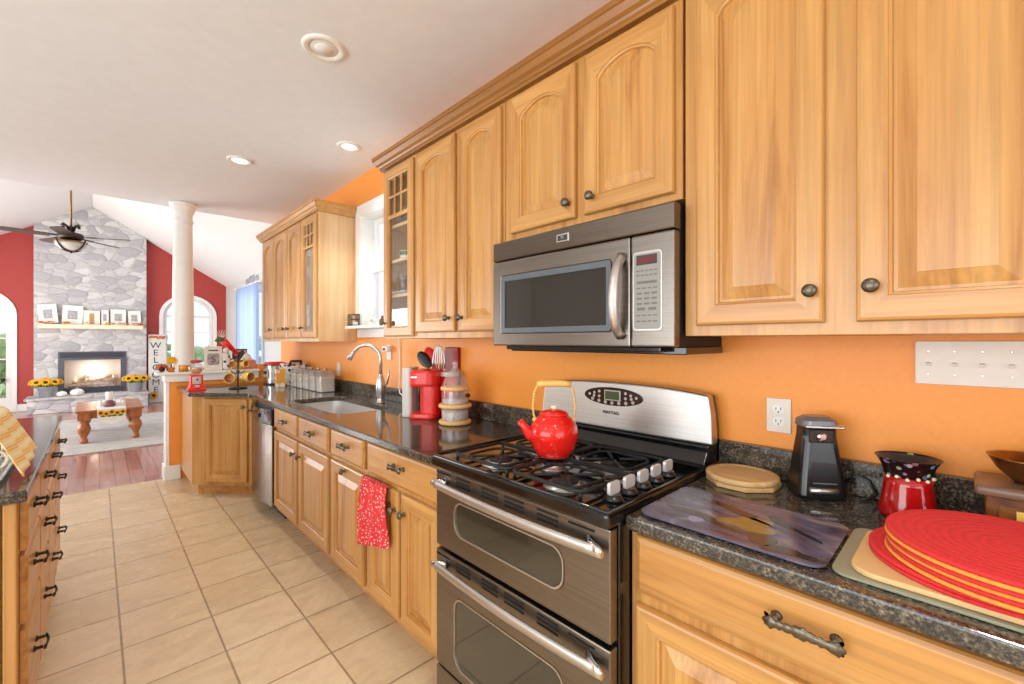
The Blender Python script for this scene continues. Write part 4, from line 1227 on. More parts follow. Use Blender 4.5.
m = MB(); m.lathe([(.069, .938), (.070, .985), (.055, .994), (.001, .997)], (JX, JY, 0), 28); m.build('candy', M['beans'], t)
m = MB(); m.lathe([(.067, 1.0235), (.067, 1.045), (.045, 1.054), (.001, 1.056)], (JX, JY, 0), 28); m.build('sweets', M['beans'], t)
m = MB(); m.ball((JX + .030, JY - .066, 1.068), .012, seg=10, rings=7); m.ball((JX + .044, JY - .058, 1.066), .011, seg=10, rings=7); m.build('ribbon_bow', M['brown'], t)

def outlet(name, label, y0, y1, z0, z1, kind='outlet'):
    t = thing(name, label, 'outlet' if kind == 'outlet' else 'light switch', (1.598, (y0 + y1) / 2, (z0 + z1) / 2))
    m = MB(); m.prism(rrect(y0, y1, z0, z1, .004), 'yz', 1.592, 1.5995); m.build('wall_plate', M['ivory'], t, bevel=.002)
    return t
def sockets(t, cy, cz):
    for s in (-1, 1):
        m = MB(); z = cz + s * .0195
        m.prism([(cy + .0165 * cos(a), z + .0145 * max(-.9, min(.9, 1.15 * sin(a)))) for a in [2 * PI * k / 20 for k in range(20)]], 'yz', 1.5905, 1.5925); r_ = m.build('receptacle', M['white'], t)
        m = MB(); m.box(1.5900, 1.591, cy - .008, cy - .006, z - .002, z + .007); m.box(1.5900, 1.591, cy + .006, cy + .008, z - .002, z + .006); m.lathe([(.0025, 0), (.0025, .001)], (1.591, cy, z - .008), 8, (-1, 0, 0)); m.build('slots', M['dark'], r_)
    m = MB(); m.lathe([(.003, 0), (.002, .0012)], (1.592, cy, cz), 8, (-1, 0, 0)); m.build('screw', M['silver'], t)
t = outlet('wall_outlet', 'ivory wall outlet between the range and the can opener', .391, .461, 1.062, 1.172); sockets(t, .426, 1.117)
t = outlet('wall_outlet', 'white wall outlet right of the faucet', 2.985, 3.055, 1.215, 1.33); sockets(t, 3.02, 1.2725)
t = outlet('wall_outlet', 'white wall outlet behind the row of canisters', 3.93, 4.0, 1.04, 1.16); sockets(t, 3.965, 1.10)
t = outlet('light_switch_plate', 'ivory five gang light switch plate on the orange wall', -.145, .102, 1.243, 1.357, 'switch')
for k in range(5):
    y = .102 - .026 - .0485 * k
    m = MB(); m.box(1.5912, 1.5925, y - .006, y + .006, 1.287, 1.313); rc = m.build('switch_slot', M['ivory'], t)
    m = MB(); m.prism([(1.5915, 1.302), (1.5915, 1.291), (1.582, 1.293), (1.580, 1.298)], 'xz', y - .004, y + .004); m.build('toggle', M['white'], rc)
    m = MB()
    for z in (1.270, 1.330): m.lathe([(.003, 0), (.002, .0012)], (1.592, y, z), 8, (-1, 0, 0))
    m.build('screw', M['silver'], t)
# plug-in adapter and cords by the faucet outlet
t = thing('plug_adapter', 'white plug adapter in the outlet right of the faucet', 'plug', (1.58, 3.02, 1.29))
m = MB(); m.box(1.555, 1.5892, 2.98, 3.06, 1.277, 1.318); m.build('adapter_body', M['white'], t, bevel=.006)
m = MB(); m.box(1.545, 1.556, 3.01, 3.032, 1.286, 1.305); m.build('plug', M['black_plastic'], t, bevel=.003)
m = MB(); m.tube([(1.59, 2.86, 1.371), (1.592, 2.855, 1.25), (1.59, 2.85, 1.10), (1.565, 2.82, 1.03), (1.545, 2.77, .99), (1.55, 2.69, .96), (1.53, 2.60, .930), (1.49, 2.52, .921), (1.46, 2.42, .921), (1.465, 2.36, .921)], .0045, 8)
o = m.build('power_cord', M['white'], None, loc=(1.59, 2.85, .92)); tag(o, 'white cord hanging on the orange wall left of the coffee maker', 'cord')

# ------------------------------------------------------------------ canisters, bread box and toaster
grp = 'glass canisters in a row by the sink'
names = ['nearest the sink', 'second from the sink', 'third from the sink', 'fourth from the sink', 'farthest from the sink']
pos = [(1.44, 3.87), (1.437, 4.03), (1.434, 4.19), (1.431, 4.35), (1.428, 4.51)]
proto = None
for k, (x, y) in enumerate(pos):
    lab = 'clear lidded canister of white flour, %s' % names[k]
    if proto is None:
        t = thing('canister', lab, 'canister', (x, y, .914), grp)
        sq = lambda h, z, r=.012: [(x + p[0], y + p[1], .9145 + z) for p in rrect(-h, h, -h, h, r, 4)]
        m = MB(); m.loops([sq(.062, 0), sq(.064, .004), sq(.064, .155), sq(.058, .165), sq(.056, .165), sq(.0605, .152), sq(.0605, .006)], 0, True, True); m.build('canister_glass', M['jar_glass'], t)
        m = MB(); m.loops([sq(.0585, .008), sq(.0585, .130)], 0); m.build('contents', M['flour'], t)
        m = MB(); m.loops([sq(.063, .1665), sq(.064, .170), sq(.064, .178), sq(.058, .182)], 0); l_ = m.build('lid', M['jar_glass'], t)
        m = MB(); m.lathe([(.012, .1825), (.010, .188), (.016, .197), (.014, .204), (.002, .206)], (x, y, .9145), 14); m.build('lid_knob', M['silver'], l_)
        proto = t
    else:
        c = copy_tree(proto, None, (x, y, .914)); c['label'] = lab
t = thing('toaster', 'chrome toaster with red top at the far counter end', 'toaster', (1.33, 4.95, .914))
m = MB(); y0, y1, x0, x1 = 4.86, 5.04, 1.24, 1.42
Lp = lambda e, z: [(p[0], p[1], .9145 + z) for p in rrect(x0 - e, x1 + e, y0 - e, y1 + e, .03, 4)]
m.loops([Lp(-.006, .012), Lp(0, .016), Lp(0, .19), Lp(-.008, .205)], 0); m.build('toaster_shell', M['chrome'], t)
m = MB(); m.loops([Lp(.002, 0), Lp(.002, .0118)], 0); m.build('base', M['black_plastic'], t)
m = MB(); m.loops([Lp(-.006, .2055), Lp(-.008, .222), Lp(-.02, .228)], 0); m.box(x0 + .03, x1 - .03, y0 + .05, y0 + .075, 1.1425, 1.1435); m.build('top_cover', M['red_plastic'], t)
m = MB(); m.box(1.225, 1.239, 4.93, 4.97, 1.02, 1.05); m.build('lever', M['black_plastic'], t, bevel=.004)
t = thing('bread_box', 'speckled bread box with dark handle behind the canisters', 'bread box', (1.40, 4.6, .914))
m = MB(); prof = [(4.65, .9145), (4.83, .9145), (4.83, 1.10), (4.79, 1.13), (4.73, 1.135), (4.68, 1.11), (4.655, 1.04)]
m.prism(prof, 'yz', 1.33, 1.565); m.build('box_body', M['cow'], t, bevel=.008)
m = MB(); m.tube([(1.40, 4.70, 1.125), (1.40, 4.67, 1.155), (1.50, 4.67, 1.155), (1.50, 4.70, 1.125)], .012, 10); m.build('handle', M['black_plastic'], t)
t = thing('snack_box', 'small printed snack carton beside the toaster', 'carton', (1.27, 4.60, .914))
m = MB(); m.box(1.235, 1.315, 4.54, 4.60, .9145, 1.09); m.build('carton', spotted('printed carton', (226, 160, 70), (236, 226, 214), 18, .5, .38), t, bevel=.002)
m = MB(); m.box(1.2335, 1.236, 4.545, 4.595, 1.05, 1.085); m.build('front_label', M['paper'], t)
t = thing('red_tin', 'small red tin on the counter behind the canisters', 'tin', (1.53, 4.30, .914))
m = MB(); m.lathe([(.04, 0), (.04, .16)], (1.538, 4.61, .9145), 18, sx=.7, sy=.7); m.build('tin_body', M['dark_red'], t, bevel=.002)
m = MB(); m.lathe([(.042, .1605), (.042, .175), (.036, .178)], (1.538, 4.61, .9145), 18, sx=.7, sy=.7); m.build('lid', M['white'], t)

# ------------------------------------------------------------------ gumball machine and mug stand on the corner
GXc, GYc = .652, 4.85
t = thing('gumball_machine', 'red gumball machine with glass globe at the counter end', 'gumball machine', (GXc, GYc, .914))
m = MB(); sqr = lambda h, z, r=.008: [(GXc + p[0], GYc + p[1], .9145 + z) for p in rrect(-h, h, -h, h, r, 3)]
m.loops([sqr(.070, 0), sqr(.070, .010), sqr(.058, .020), sqr(.050, .045), sqr(.047, .130), sqr(.051, .137)], 0); b_ = m.build('base', M['red_plastic'], t)
m = MB(); m.box(GXc - .032, GXc + .032, GYc - .054, GYc - .046, .9145 + .055, .9145 + .122); m.build('coin_plate', M['silver'], b_, bevel=.003)
m = MB(); m.lathe([(.012, 0), (.012, .01), (.005, .012), (.005, .02)], (GXc, GYc - .054, 1.012), 14, (0, -1, 0)); m.box(GXc - .016, GXc + .016, GYc - .074, GYc - .069, 1.008, 1.016); m.build('crank', M['chrome'], b_)
m = MB(); m.box(GXc - .019, GXc + .019, GYc - .073, GYc - .052, .9145 + .020, .9145 + .045); m.build('chute_door', M['chrome'], b_, bevel=.004)
m = MB(); m.ball((GXc, GYc, 1.107), .058, rz=.056, seg=24, rings=14); m.build('globe', M['jar_glass'], t)
m = MB()
for k in range(56):
    a = random.uniform(0, 2 * PI); q = random.uniform(0, .038); zz = 1.068 + random.uniform(0, .035)
    m.ball((GXc + q * cos(a), GYc + q * sin(a), zz), .011, seg=8, rings=6)
m.build('gumballs', M['amber'], t)['kind'] = 'stuff'
m = MB(); m.lathe([(.034, 1.160), (.048, 1.164), (.048, 1.176), (.034, 1.186), (.016, 1.190), (.001, 1.191)], (GXc, GYc, 0), 24); m.build('lid', plain('deep red lid', (170, 34, 38), .3, vary=.03, coat=.3), t)

MXs, MYs = .955, 4.72
t = thing('mug_tree', 'dark metal mug stand on the corner counter', 'mug stand', (MXs, MYs, .914))
m = MB(); m.lathe([(.075, .0005), (.075, .008), (.02, .016), (.008, .022)], (MXs, MYs, .9145), 22)
m.tube([(MXs, MYs, .93), (MXs, MYs, 1.215)], .006, 10); m.ball((MXs, MYs, 1.22), .011)
arms = []
for z in (1.0525, 1.165):
    for k in range(4):
        a = PI / 2 + k * PI / 2
        tip = (MXs + .055 * cos(a), MYs + .055 * sin(a), z + .03)
        m.tube([(MXs, MYs, z), (MXs + .04 * cos(a), MYs + .04 * sin(a), z + .008), tip], .004, 8); arms.append((a, z, tip))
m.build('stand', M['bronze'], t)
def hung(label, c, ax, mat, mi, hand=(0, 0, 1), r_=.046, h_=.09):
    return mug('mug', label, 'mug', c, r_, h_, mat, ax, hand, 'mugs on the stand', mi)
hung('yellow mug with tan inside hanging on the stand, lower left', (MXs - .050, MYs - .005, 1.012), (-.40, -.91, .05), M['yellow_glaze'], M['tan_glaze'])
hung('yellow mug hanging on the stand, lower right', (MXs + .046, MYs - .005, 1.014), (.50, -.87, .05), M['yellow_glaze'], M['tan_glaze'])
hung('small pale yellow mug high on the left of the stand', (MXs - .036, MYs - .005, 1.135), (-.35, -.92, .15), M['yellow_glaze'], M['tan_glaze'], r_=.03, h_=.06)
hung('small pale yellow mug high on the right of the stand', (MXs + .036, MYs - .005, 1.135), (.35, -.92, .15), M['yellow_glaze'], M['tan_glaze'], r_=.03, h_=.06)

# ------------------------------------------------------------------ things on the half wall
CZ = 1.0525
t = thing('wood_bowl', 'oval copper brown bowl in front of the column foot', 'bowl', (.575, 5.385, CZ))
m = MB(); m.lathe([(.045, 0), (.05, .004), (.052, .062), (.048, .066), (.042, .066), (.04, .01), (.001, .008)], (.632, 5.368, CZ), 24, sx=1.0, sy=.5); m.build('bowl_body', M['copper'], t)
t = thing('gourd_figure', 'small turkey figure on the half wall cap left of the column', 'figurine', (.415, 5.42, CZ))
m = MB(); m.ball((.458, 5.43, CZ + .026), .026, seg=14); m.build('body', M['brown'], t)
m = MB()
for k in range(7):
    a = PI * k / 6; m.tube([(.458, 5.448, CZ + .035), (.458 + .05 * cos(a), 5.455, CZ + .035 + .04 * sin(a) + .008)], [.006, .010], 8)
m.build('tail_feathers', M['orange_leaf'], t)
m = MB(); m.ball((.450, 5.402, CZ + .056), .013, seg=10); m.build('head', M['dark_red'], t)
def sunflower(mb_p, mb_c, c, n, r, pet=14):
    n = Vector(n).normalized(); q = Vector((0, 0, 1)).rotation_difference(n)
    for k in range(pet):
        for ring, (ro, lift_) in enumerate(((1.0, .1), (.82, .25))):
            a = 2 * PI * (k + .5 * ring) / pet
            e = q @ Vector((cos(a), sin(a), 0)); s_ = q @ Vector((-sin(a), cos(a), 0)); C_ = Vector(c)
            P_ = [C_ + e * r * .3, C_ + e * r * .62 * ro + s_ * r * .16 + n * r * lift_, C_ + e * r * ro + n * r * lift_ * .6, C_ + e * r * .62 * ro - s_ * r * .16 + n * r * lift_]
            b = [p - n * r * .05 for p in P_]
            mb_p.loops([b, P_], 0)
    mb_c.lathe([(r * .38, -r * .05), (r * .40, r * .06), (r * .28, r * .15), (.001, r * .17)], c, 14, n)
t = thing('sunflower_pick', 'small sunflower in a pot standing left of the column', 'artificial flower', (.52, 5.40, CZ))
mp, mc = MB(), MB(); sunflower(mp, mc, (.528, 5.385, CZ + .115), (-.1, -1, .25), .046); mp.build('petals', M['yellow'], t); mc.build('flower_centre', M['yellow'], t)
m = MB(); m.tube([(.528, 5.40, CZ + .03), (.528, 5.40, CZ + .075), (.527, 5.39, CZ + .11)], .006, 8); m.build('stem', M['green'], t)
m = MB(); m.lathe([(.024, 0), (.03, .045), (.026, .045), (.001, .03)], (.528, 5.40, CZ), 16); m.build('pot', M['orange_leaf'], t)

t = thing('letter_plaque', 'white plaque with grey patterned square on the half wall', 'plaque', (.87, 5.42, CZ))
m = MB(); m.box(.80, .955, 5.43, 5.452, CZ, 1.30); b_ = m.build('plaque_board', M['paper'], t, bevel=.003)
m = MB(); m.prism(rrect(.825, .930, CZ + .055, CZ + .175, .02), 'xz', 5.4275, 5.4302); sq_ = m.build('patterned_square', M['grey_photo'], b_)
text('S', .10, .0006, (.878, 5.4268, CZ + .115), (PI / 2, 0, 0), M['dark_red'], b_, 'letter')
m = MB(); m.box(.835, .92, 5.4285, 5.4302, CZ + .20, CZ + .212); m.build('printed_line', M['letter'], b_)
t = thing('spotted_figurine', 'black and white spotted cow figurine on the half wall', 'figurine', (1.0, 5.43, CZ))
m = MB(); m.lathe([(.036, 0), (.042, .03), (.040, .11), (.026, .17), (.02, .18)], (.995, 5.47, CZ), 18, sx=1.2, sy=1.0); m.build('body', M['cow'], t)
m = MB(); m.ball((.995, 5.455, CZ + .205), .03, .035, .03, 14); hd = m.build('head', M['cow'], t)
m = MB(); m.ball((.96, 5.46, CZ + .222), .014, .008, .008, 8, 6); m.ball((1.03, 5.46, CZ + .222), .014, .008, .008, 8, 6); m.build('ears', M['black_plastic'], hd)
# glove-red ornament with sprigs
t = thing('holiday_ornament', 'slim red cone ornament leaning above the spotted cow figurine with green sprig', 'ornament', (1.03, 5.5, 1.2))
m = MB(); m.tube([(1.115, 5.52, CZ), (1.115, 5.52, 1.20), (1.09, 5.50, 1.235), (1.03, 5.47, 1.30), (.965, 5.45, 1.365)], [.006, .010, .022, .028, .036], 12); m.build('red_cone', M['red_plastic'], t)
m = MB()
for k in range(34):
    a = random.uniform(0, 2 * PI); q = random.uniform(.01, .05)
    c = (.945 + q * cos(a), 5.45 + random.uniform(-.02, .02), 1.372 + .6 * q * sin(a)); m.ball(c, .013, .008, .008, 7, 5)
m.build('green_sprig', M['green'], t)
m = MB()
for k in range(7):
    a = PI * .2 + PI * .6 * k / 6; m.tube([(.955, 5.45, 1.385), (.955 + .08 * cos(a), 5.45, 1.385 + .09 * sin(a))], .0022, 6)
m.build('twigs', M['paper'], t)
t = thing('basket', 'tan wicker basket with a print on its front on the half wall', 'basket', (1.09, 5.46, CZ))
m = MB(); m.loops([[(p[0], p[1], z) for p in rrect(1.045 - e, 1.165 + e, 5.40 - e * .5, 5.45 + e * .5, .015, 3)] for e, z in ((-.01, CZ), (0, CZ + .10), (-.006, CZ + .10), (-.015, CZ + .01))], 0); m.build('basket_body', M['basket'], t)
t = thing('photo_block', 'dark square photo block above the wicker basket', 'picture', (1.14, 5.5, CZ))
m = MB(); m.box(1.07, 1.21, 5.545, 5.57, CZ, 1.27); b_ = m.build('block', M['letter'], t, bevel=.003)
m = MB(); m.box(1.08, 1.20, 5.543, 5.5452, 1.14, 1.255); m.build('print', spotted('speckled print', (70, 72, 78), (226, 190, 140), 14, .5, .42), b_)
t = thing('tissue_box', 'pink and cream striped box at the right end of the half wall cap', 'box', (1.24, 5.46, CZ))
m = MB(); m.box(1.125, 1.283, 5.47, 5.532, CZ, CZ + .09); m.build('box_body', plain('salmon board', (214, 140, 108), .6, vary=.08), t, bevel=.006)
m = MB(); m.grid(lambda u, v: (1.13 + .135 * u, 5.475 + .052 * v, CZ + .0905 + .075 * sin(PI * u) * sin(PI * v) + .008 * sin(u * 9 + v * 7)), 10, 8); m.build('tissue', M['paper'], t, solid=.003)

# ------------------------------------------------------------------ right counter
RZt = .9145
t = thing('trivet_board', 'lower octagonal wooden board behind the printed glass board', 'board', (1.47, .49, RZt), 'wooden boards left of the can opener')
oct_ = lambda cx, cy, rx, ry, z: [(cx + rx * cos(PI / 8 + PI * k / 4), cy + ry * sin(PI / 8 + PI * k / 4), z) for k in range(8)]
m = MB(); m.loops([oct_(1.462, .490, .105, .105, RZt), oct_(1.462, .490, .105, .105, RZt + .014)], 0); m.build('board', M['board_wood'], t, bevel=.003)
t = thing('trivet_board', 'upper round wooden board stacked on the octagonal board', 'board', (1.475, .49, RZt + .0145), 'wooden boards left of the can opener')
m = MB(); m.lathe([(.100, .0148), (.103, .018), (.103, .028), (.100, .031), (.085, .031), (.083, .029)], (1.462, .493, RZt), 36); m.build('board', M['board_wood'], t)

t = thing('glass_cutting_board', 'violet printed glass cutting board at the counter edge', 'cutting board', (1.15, .39, RZt))
m = MB(); m.prism(rrect(1.0, 1.285, .192, .590, .035, 6), 'xy', RZt + .003, RZt + .008); b_ = m.build('printed_glass', M['art'], t, bevel=.001)
m = MB()
for x in (1.03, 1.255):
    for y in (.24, .55): m.lathe([(.008, 0), (.008, .003)], (x, y, RZt), 10)
m.build('rubber_foot', M['black_plastic'], t)
# painted swirls of the print, inside the same board
zz = RZt + .0082
def swirl(name, pts, mat):
    m = MB(); L = MB()
    n = len(pts)
    up_ = [(p[0], p[1] + p[2], zz) for p in pts]; dn_ = [(p[0], p[1] - p[2], zz) for p in pts][::-1]
    m.prism([(a, b) for a, b, c in up_ + dn_], 'xy', zz, zz + .0004); m.build(name, mat, b_)
flat_c = lambda nm, c: plain(nm, c, .12, vary=.12, nscale=40, coat=.1)
def blob(name, cx, cy, rx, ry, rot, mat, k=.18, n=24, seed=0):
    m = MB(); P_ = []
    for i in range(n):
        a = 2 * PI * i / n; f = 1 + k * sin(3 * a + seed) + k * .5 * sin(5 * a + 2 * seed)
        x, y = rx * f * cos(a), ry * f * sin(a)
        P_.append((cx + x * cos(rot) - y * sin(rot), cy + x * sin(rot) + y * cos(rot)))
    m.prism(P_, 'xy', zz, zz + .0004); return m.build(name, mat, b_)
blob('printed_swirl', 1.085, .46, .016, .09, -.25, flat_c('umber print', (66, 50, 34)), .3, seed=1)
blob('printed_swirl', 1.19, .43, .014, .11, -.35, flat_c('dark brown print', (54, 40, 40)), .3, seed=2)
blob('printed_swirl', 1.12, .36, .045, .055, .3, flat_c('ochre print', (140, 116, 62)), .22, seed=3)
blob('printed_swirl', 1.055, .315, .030, .030, 0, flat_c('taupe print', (74, 62, 54)), .1, seed=4)
blob('printed_swirl', 1.058, .462, .018, .018, 0, flat_c('lilac print', (140, 130, 168)), .1, seed=5)
blob('printed_swirl', 1.17, .29, .010, .075, -.55, flat_c('near black print', (40, 34, 42)), .25, seed=6)
blob('printed_swirl', 1.03, .255, .018, .055, .1, flat_c('dark earth print', (58, 48, 42)), .25, seed=7)

t = thing('can_opener', 'tall black electric can opener on the counter', 'can opener', (1.51, .31, RZt))
OX, OY = 1.498, .306
otf = lambda a, o, z: (OX + a * .60 - o * .80, OY - a * .80 - o * .60, z + RZt)
m = MB(); m.tf = otf
orr = lambda w0, d0, z, r=.02, sh=0: [(p[0], p[1] + sh, z) for p in rrect(-w0, w0, -d0, d0, r, 5)]
m.loops([orr(.060, .050, .0005), orr(.062, .052, .012), orr(.057, .047, .06), orr(.050, .041, .12), orr(.043, .036, .175), orr(.043, .036, .197)], 0, sm=False); m.build('body', M['black_plastic'], t, bevel=.004)
m = MB(); m.tf = otf; m.loops([orr(.044, .038, .1975), orr(.046, .040, .202), orr(.044, .04, .218, .025), orr(.03, .025, .228, .02)], 0); tp = m.build('lever_top', plain('grey lever', (120, 120, 124), .25, .3, vary=.05), t, bevel=.002)
m = MB(); m.tf = otf; m.box(-.046, .054, .034, .046, .198, .206); m.build('lever_bar', M['chrome'], tp, bevel=.003)
m = MB(); m.tf = otf; m.box(-.036, .026, .0345, .042, .158, .194); ct = m.build('cutter_plate', M['bronze'], t, bevel=.003)
m = MB(); m.tf = otf; L_ = [[(-.006 + r * cos(2 * PI * k / 16), o, .176 + r * sin(2 * PI * k / 16)) for k in range(16)] for r, o in ((.011, .042), (.012, .048), (.008, .052))]; m.loops(L_, 0); m.build('cutter_wheel', M['chrome'], ct)
m = MB(); m.tf = otf; m.tube([(-.040, .0515, .028), (0, .0535, .028), (.030, .0515, .028)], .008, 8); m.build('lower_trim', M['silver'], t)
m = MB(); m.tf = otf; m.box(-.03, .03, .046, .0502, .046, .049); m.build('trim_line', M['silver'], t)
m = MB(); m.tube([(1.55, .25, .955), (1.563, .22, .975), (1.565, .195, .965), (1.56, .178, .93), (1.55, .19, .9188), (1.53, .21, .9188)], .004, 8); o = m.build('power_cord', M['black_plastic'], None, loc=(1.56, .2, .92)); tag(o, 'black cord on the counter between can opener and red warmer', 'cord')

WX, WYY = 1.478, .108
t = thing('wax_warmer', 'red flared wax warmer with flowered rim on the counter', 'wax warmer', (WX, WYY, RZt))
m = MB(); m.lathe([(.062, .0005), (.070, .006), (.071, .018), (.063, .05), (.057, .085), (.056, .105)], (WX, WYY, RZt), 32, sx=.83, sy=.83); m.build('warmer_body', plain('glossy dark red glaze', (172, 14, 16), .12, vary=.12, nscale=20, coat=.6), t)
m = MB(); m.lathe([(.057, .1055), (.058, .113), (.063, .130), (.076, .149), (.079, .1505), (.075, .149), (.058, .126), (.03, .118), (.001, .117)], (WX, WYY, RZt), 32, sx=.83, sy=.83); m.build('dish', M['flowered'], t)
m = MB(); m.lathe([(.0725, .1465), (.058, .1285), (.03, .1195), (.001, .1185)], (WX, WYY, RZt), 28, sx=.83, sy=.83, cap0=False, cap1=True); m.build('dish_inside', plain('dark wax', (66, 58, 58), .2, vary=.05), t)
m = MB()
for k in range(9):
    a = PI * .75 + k * .42; m.ball((WX + .0485 * cos(a), WYY + .0485 * sin(a), RZt + .103 + .004 * (k % 2)), .0042, seg=8, rings=6)
m.build('flower_beads', M['cream'], t)

# coffee mill
t = thing('coffee_mill', 'brown wooden coffee mill with brass bowl by the wall', 'coffee mill', (1.50, -.06, RZt))
mx, my = 1.492, -.098
m = MB(); m.box(mx - .075, mx + .065, my - .075, my + .075, RZt + .016, 1.018); m.build('mill_box', M['mill_wood'], t, bevel=.003)
m = MB(); m.box(mx - .09, mx + .066, my - .09, my + .09, RZt, RZt + .0155); m.build('mill_base', M['mill_wood'], t, bevel=.005)
m = MB(); m.box(mx - .092, mx + .068, my - .092, my + .092, 1.0185, 1.042); m.build('mill_lid', M['mill_lid'], t, bevel=.010, seg=3)
m = MB(); m.box(mx - .0775, mx - .0745, my - .05, my + .055, .945, 1.0); dw = m.build('drawer', M['mill_wood'], t, bevel=.001)
m = MB(); m.box(mx - .079, mx - .077, my - .04, my + .03, .955, .995); m.build('paper_label', M['yellow_glaze'], dw)
m = MB(); m.lathe([(.004, 0), (.004, .008), (.010, .013), (.008, .02), (.001, .022)], (mx - .079, my + .045, .965), 12, (-1, 0, 0)); m.build('knob', M['brass'], dw)
m = MB(); m.lathe([(.028, 1.0425), (.038, 1.05), (.058, 1.072), (.070, 1.095), (.073, 1.099), (.069, 1.098), (.055, 1.076), (.03, 1.056), (.001, 1.054)], (mx, my, 0), 30); m.build('hopper_bowl', M['brass'], t)
m = MB(); m.tube([(mx, my, 1.055), (mx, my, 1.12)], .007, 10); m.tube([(mx, my, 1.112), (mx - .03, my - .05, 1.118), (mx - .04, my - .10, 1.125)], .005, 8); m.lathe([(.012, 1.118), (.014, 1.124), (.006, 1.132), (.002, 1.133)], (mx, my, 0), 12); m.build('crank', M['bronze'], t)
m = MB(); m.lathe([(.008, 0), (.014, .012), (.012, .03), (.004, .036)], (mx - .04, my - .10, 1.127), 14); m.build('crank_knob', M['mill_wood'], t)

# boards and placemats
t = thing('glass_cutting_board', 'grey green frosted glass board under the tan cutting board', 'cutting board', (1.14, -.06, RZt))
m = MB(); m.prism(rrect(1.012, 1.30, -.32, .186, .03, 6), 'xy', RZt + .0005, RZt + .006); m.build('board', plain('frosted green glass', (146, 148, 126), .25, vary=.05), t, bevel=.0015)
t = thing('cutting_board', 'tan cutting board under the round placemats', 'cutting board', (1.14, -.07, RZt + .0065))
m = MB(); m.prism(rrect(1.024, 1.285, -.30, .160, .045, 6), 'xy', RZt + .0066, RZt + .017); m.build('board', plain('tan laminate', (222, 186, 130), .45, vary=.05), t, bevel=.003)
grp = 'round placemats in the stack'
mats_ = [('red', 'bottom'), ('red', 'second from the bottom'), ('orange', 'third from the bottom'), ('red', 'fourth from the bottom'), ('orange', 'fifth from the bottom'), ('red', 'sixth from the bottom'), ('orange', 'second from the top'), ('red', 'top')]
z = RZt + .0175
proto = {}
for k, (c_, wh) in enumerate(mats_):
    x, y = (1.194, -.028) if k < 2 else (1.180 + random.uniform(-.003, .003), -.056 + random.uniform(-.003, .003))
    lab = '%s braided round placemat, %s of the stack' % (c_, wh)
    if c_ not in proto:
        t = thing('placemat', lab, 'placemat', (x, y, z), grp)
        m = MB(); R_ = .176
        prof = [(.001, .0002)] + [(R_ - .003, .0002), (R_, .0025), (R_, .005), (R_ - .003, .0072)]
        for j in range(11, -1, -1):
            rr = (R_ - .008) * j / 12 + .004
            prof += [(rr + .006, .0068), (rr + .002, .0072)]
        prof.append((.001, .0070))
        m.lathe(prof, (x, y, z), 64); m.build('braided_disc', M['mat_red' if c_ == 'red' else 'mat_orange'], t)
        proto[c_] = t
    else:
        c = copy_tree(proto[c_], None, (x, y, z)); c['label'] = lab
    z += .0076

# ------------------------------------------------------------------ items on the window sill and in the display cabinet
t = thing('wire_basket', 'small white wire basket on the kitchen window sill', 'basket', (1.53, 3.53, 1.4805))
m = MB()
for z_ in (1.4845, 1.535, 1.575): m.tube([(p[0], p[1], z_) for p in rrect(1.50, 1.565, 3.455, 3.545, .01, 3)], .0035, 6, closed=True)
for k in range(6):
    y = 3.46 + .016 * k; m.tube([(1.50, y, 1.575), (1.50, y, 1.4845), (1.565, y, 1.4845), (1.565, y, 1.575)], .0028, 6)
m.build('wire', M['pewter'], t)
t = thing('soap_sponge', 'pale sponge inside the wire basket', 'sponge', (1.533, 3.50, 1.488))
m = MB(); m.box(1.51, 1.555, 3.465, 3.535, 1.4875, 1.515); m.build('sponge', M['paper'], t, bevel=.006)
t = thing('figurine', 'small white figurine on the kitchen window sill', 'figurine', (1.54, 3.16, 1.4805))
m = MB(); m.lathe([(.022, 0), (.026, .01), (.02, .045), (.012, .062), (.016, .08), (.010, .094), (.001, .098)], (1.54, 3.19, 1.4805), 16); m.build('body', M['white_cer'], t)
m = MB(); m.ball((1.53, 3.175, 1.515), .012, seg=10, rings=7); m.build('wings', M['galv'], t)
t = thing('figurine', 'small dark round figurine on the sill, beside the display cabinet', 'figurine', (1.54, 3.0, 1.4805))
m = MB(); m.lathe([(.012, 0), (.022, .012), (.022, .03), (.012, .045), (.001, .05)], (1.54, 3.02, 1.4805), 14); m.build('body', M['pewter'], t)
m = MB(); m.ball((1.54, 3.02, 1.536), .010, seg=10, rings=7); m.build('head', M['pewter'], t)

def tumbler(label, x, y, z, r=.032, h=.13, grp='glasses in the display cabinet'):
    t = thing('drinking_glass', label, 'glass', (x, y, z), grp)
    m = MB(); m.lathe([(r * .8, 0), (r, h), (r * .94, h), (r * .75, .008), (.001, .007)], (x, y, z), 18); m.build('glass_body', M['jar_glass'], t)
    return t
tumbler('tall clear glass at the front of the third shelf of the display cabinet', 1.37, 2.40, 1.6385)
tumbler('tall clear glass behind the front glass, display cabinet middle shelf', 1.45, 2.36, 1.6385)
t = thing('teacup', 'white and green teacup on the second shelf of the display cabinet', 'cup', (1.38, 2.39, 1.8485))
m, hm = mug_mb((1.38, 2.39, 1.849), .04, .06, (0, 0, 1), (.5, -.8, 0)); m.build('cup_body', M['white_cer'], t); hm.build('handle', M['green'], t)
m = MB(); m.lathe([(.0404, .032), (.0408, .055)], (1.38, 2.39, 1.849), 22, cap0=False, cap1=False); m.build('green_band', M['green'], t)
t = thing('glass_bowl', 'clear glass bowl on the top shelf of the display cabinet', 'bowl', (1.40, 2.38, 2.0585))
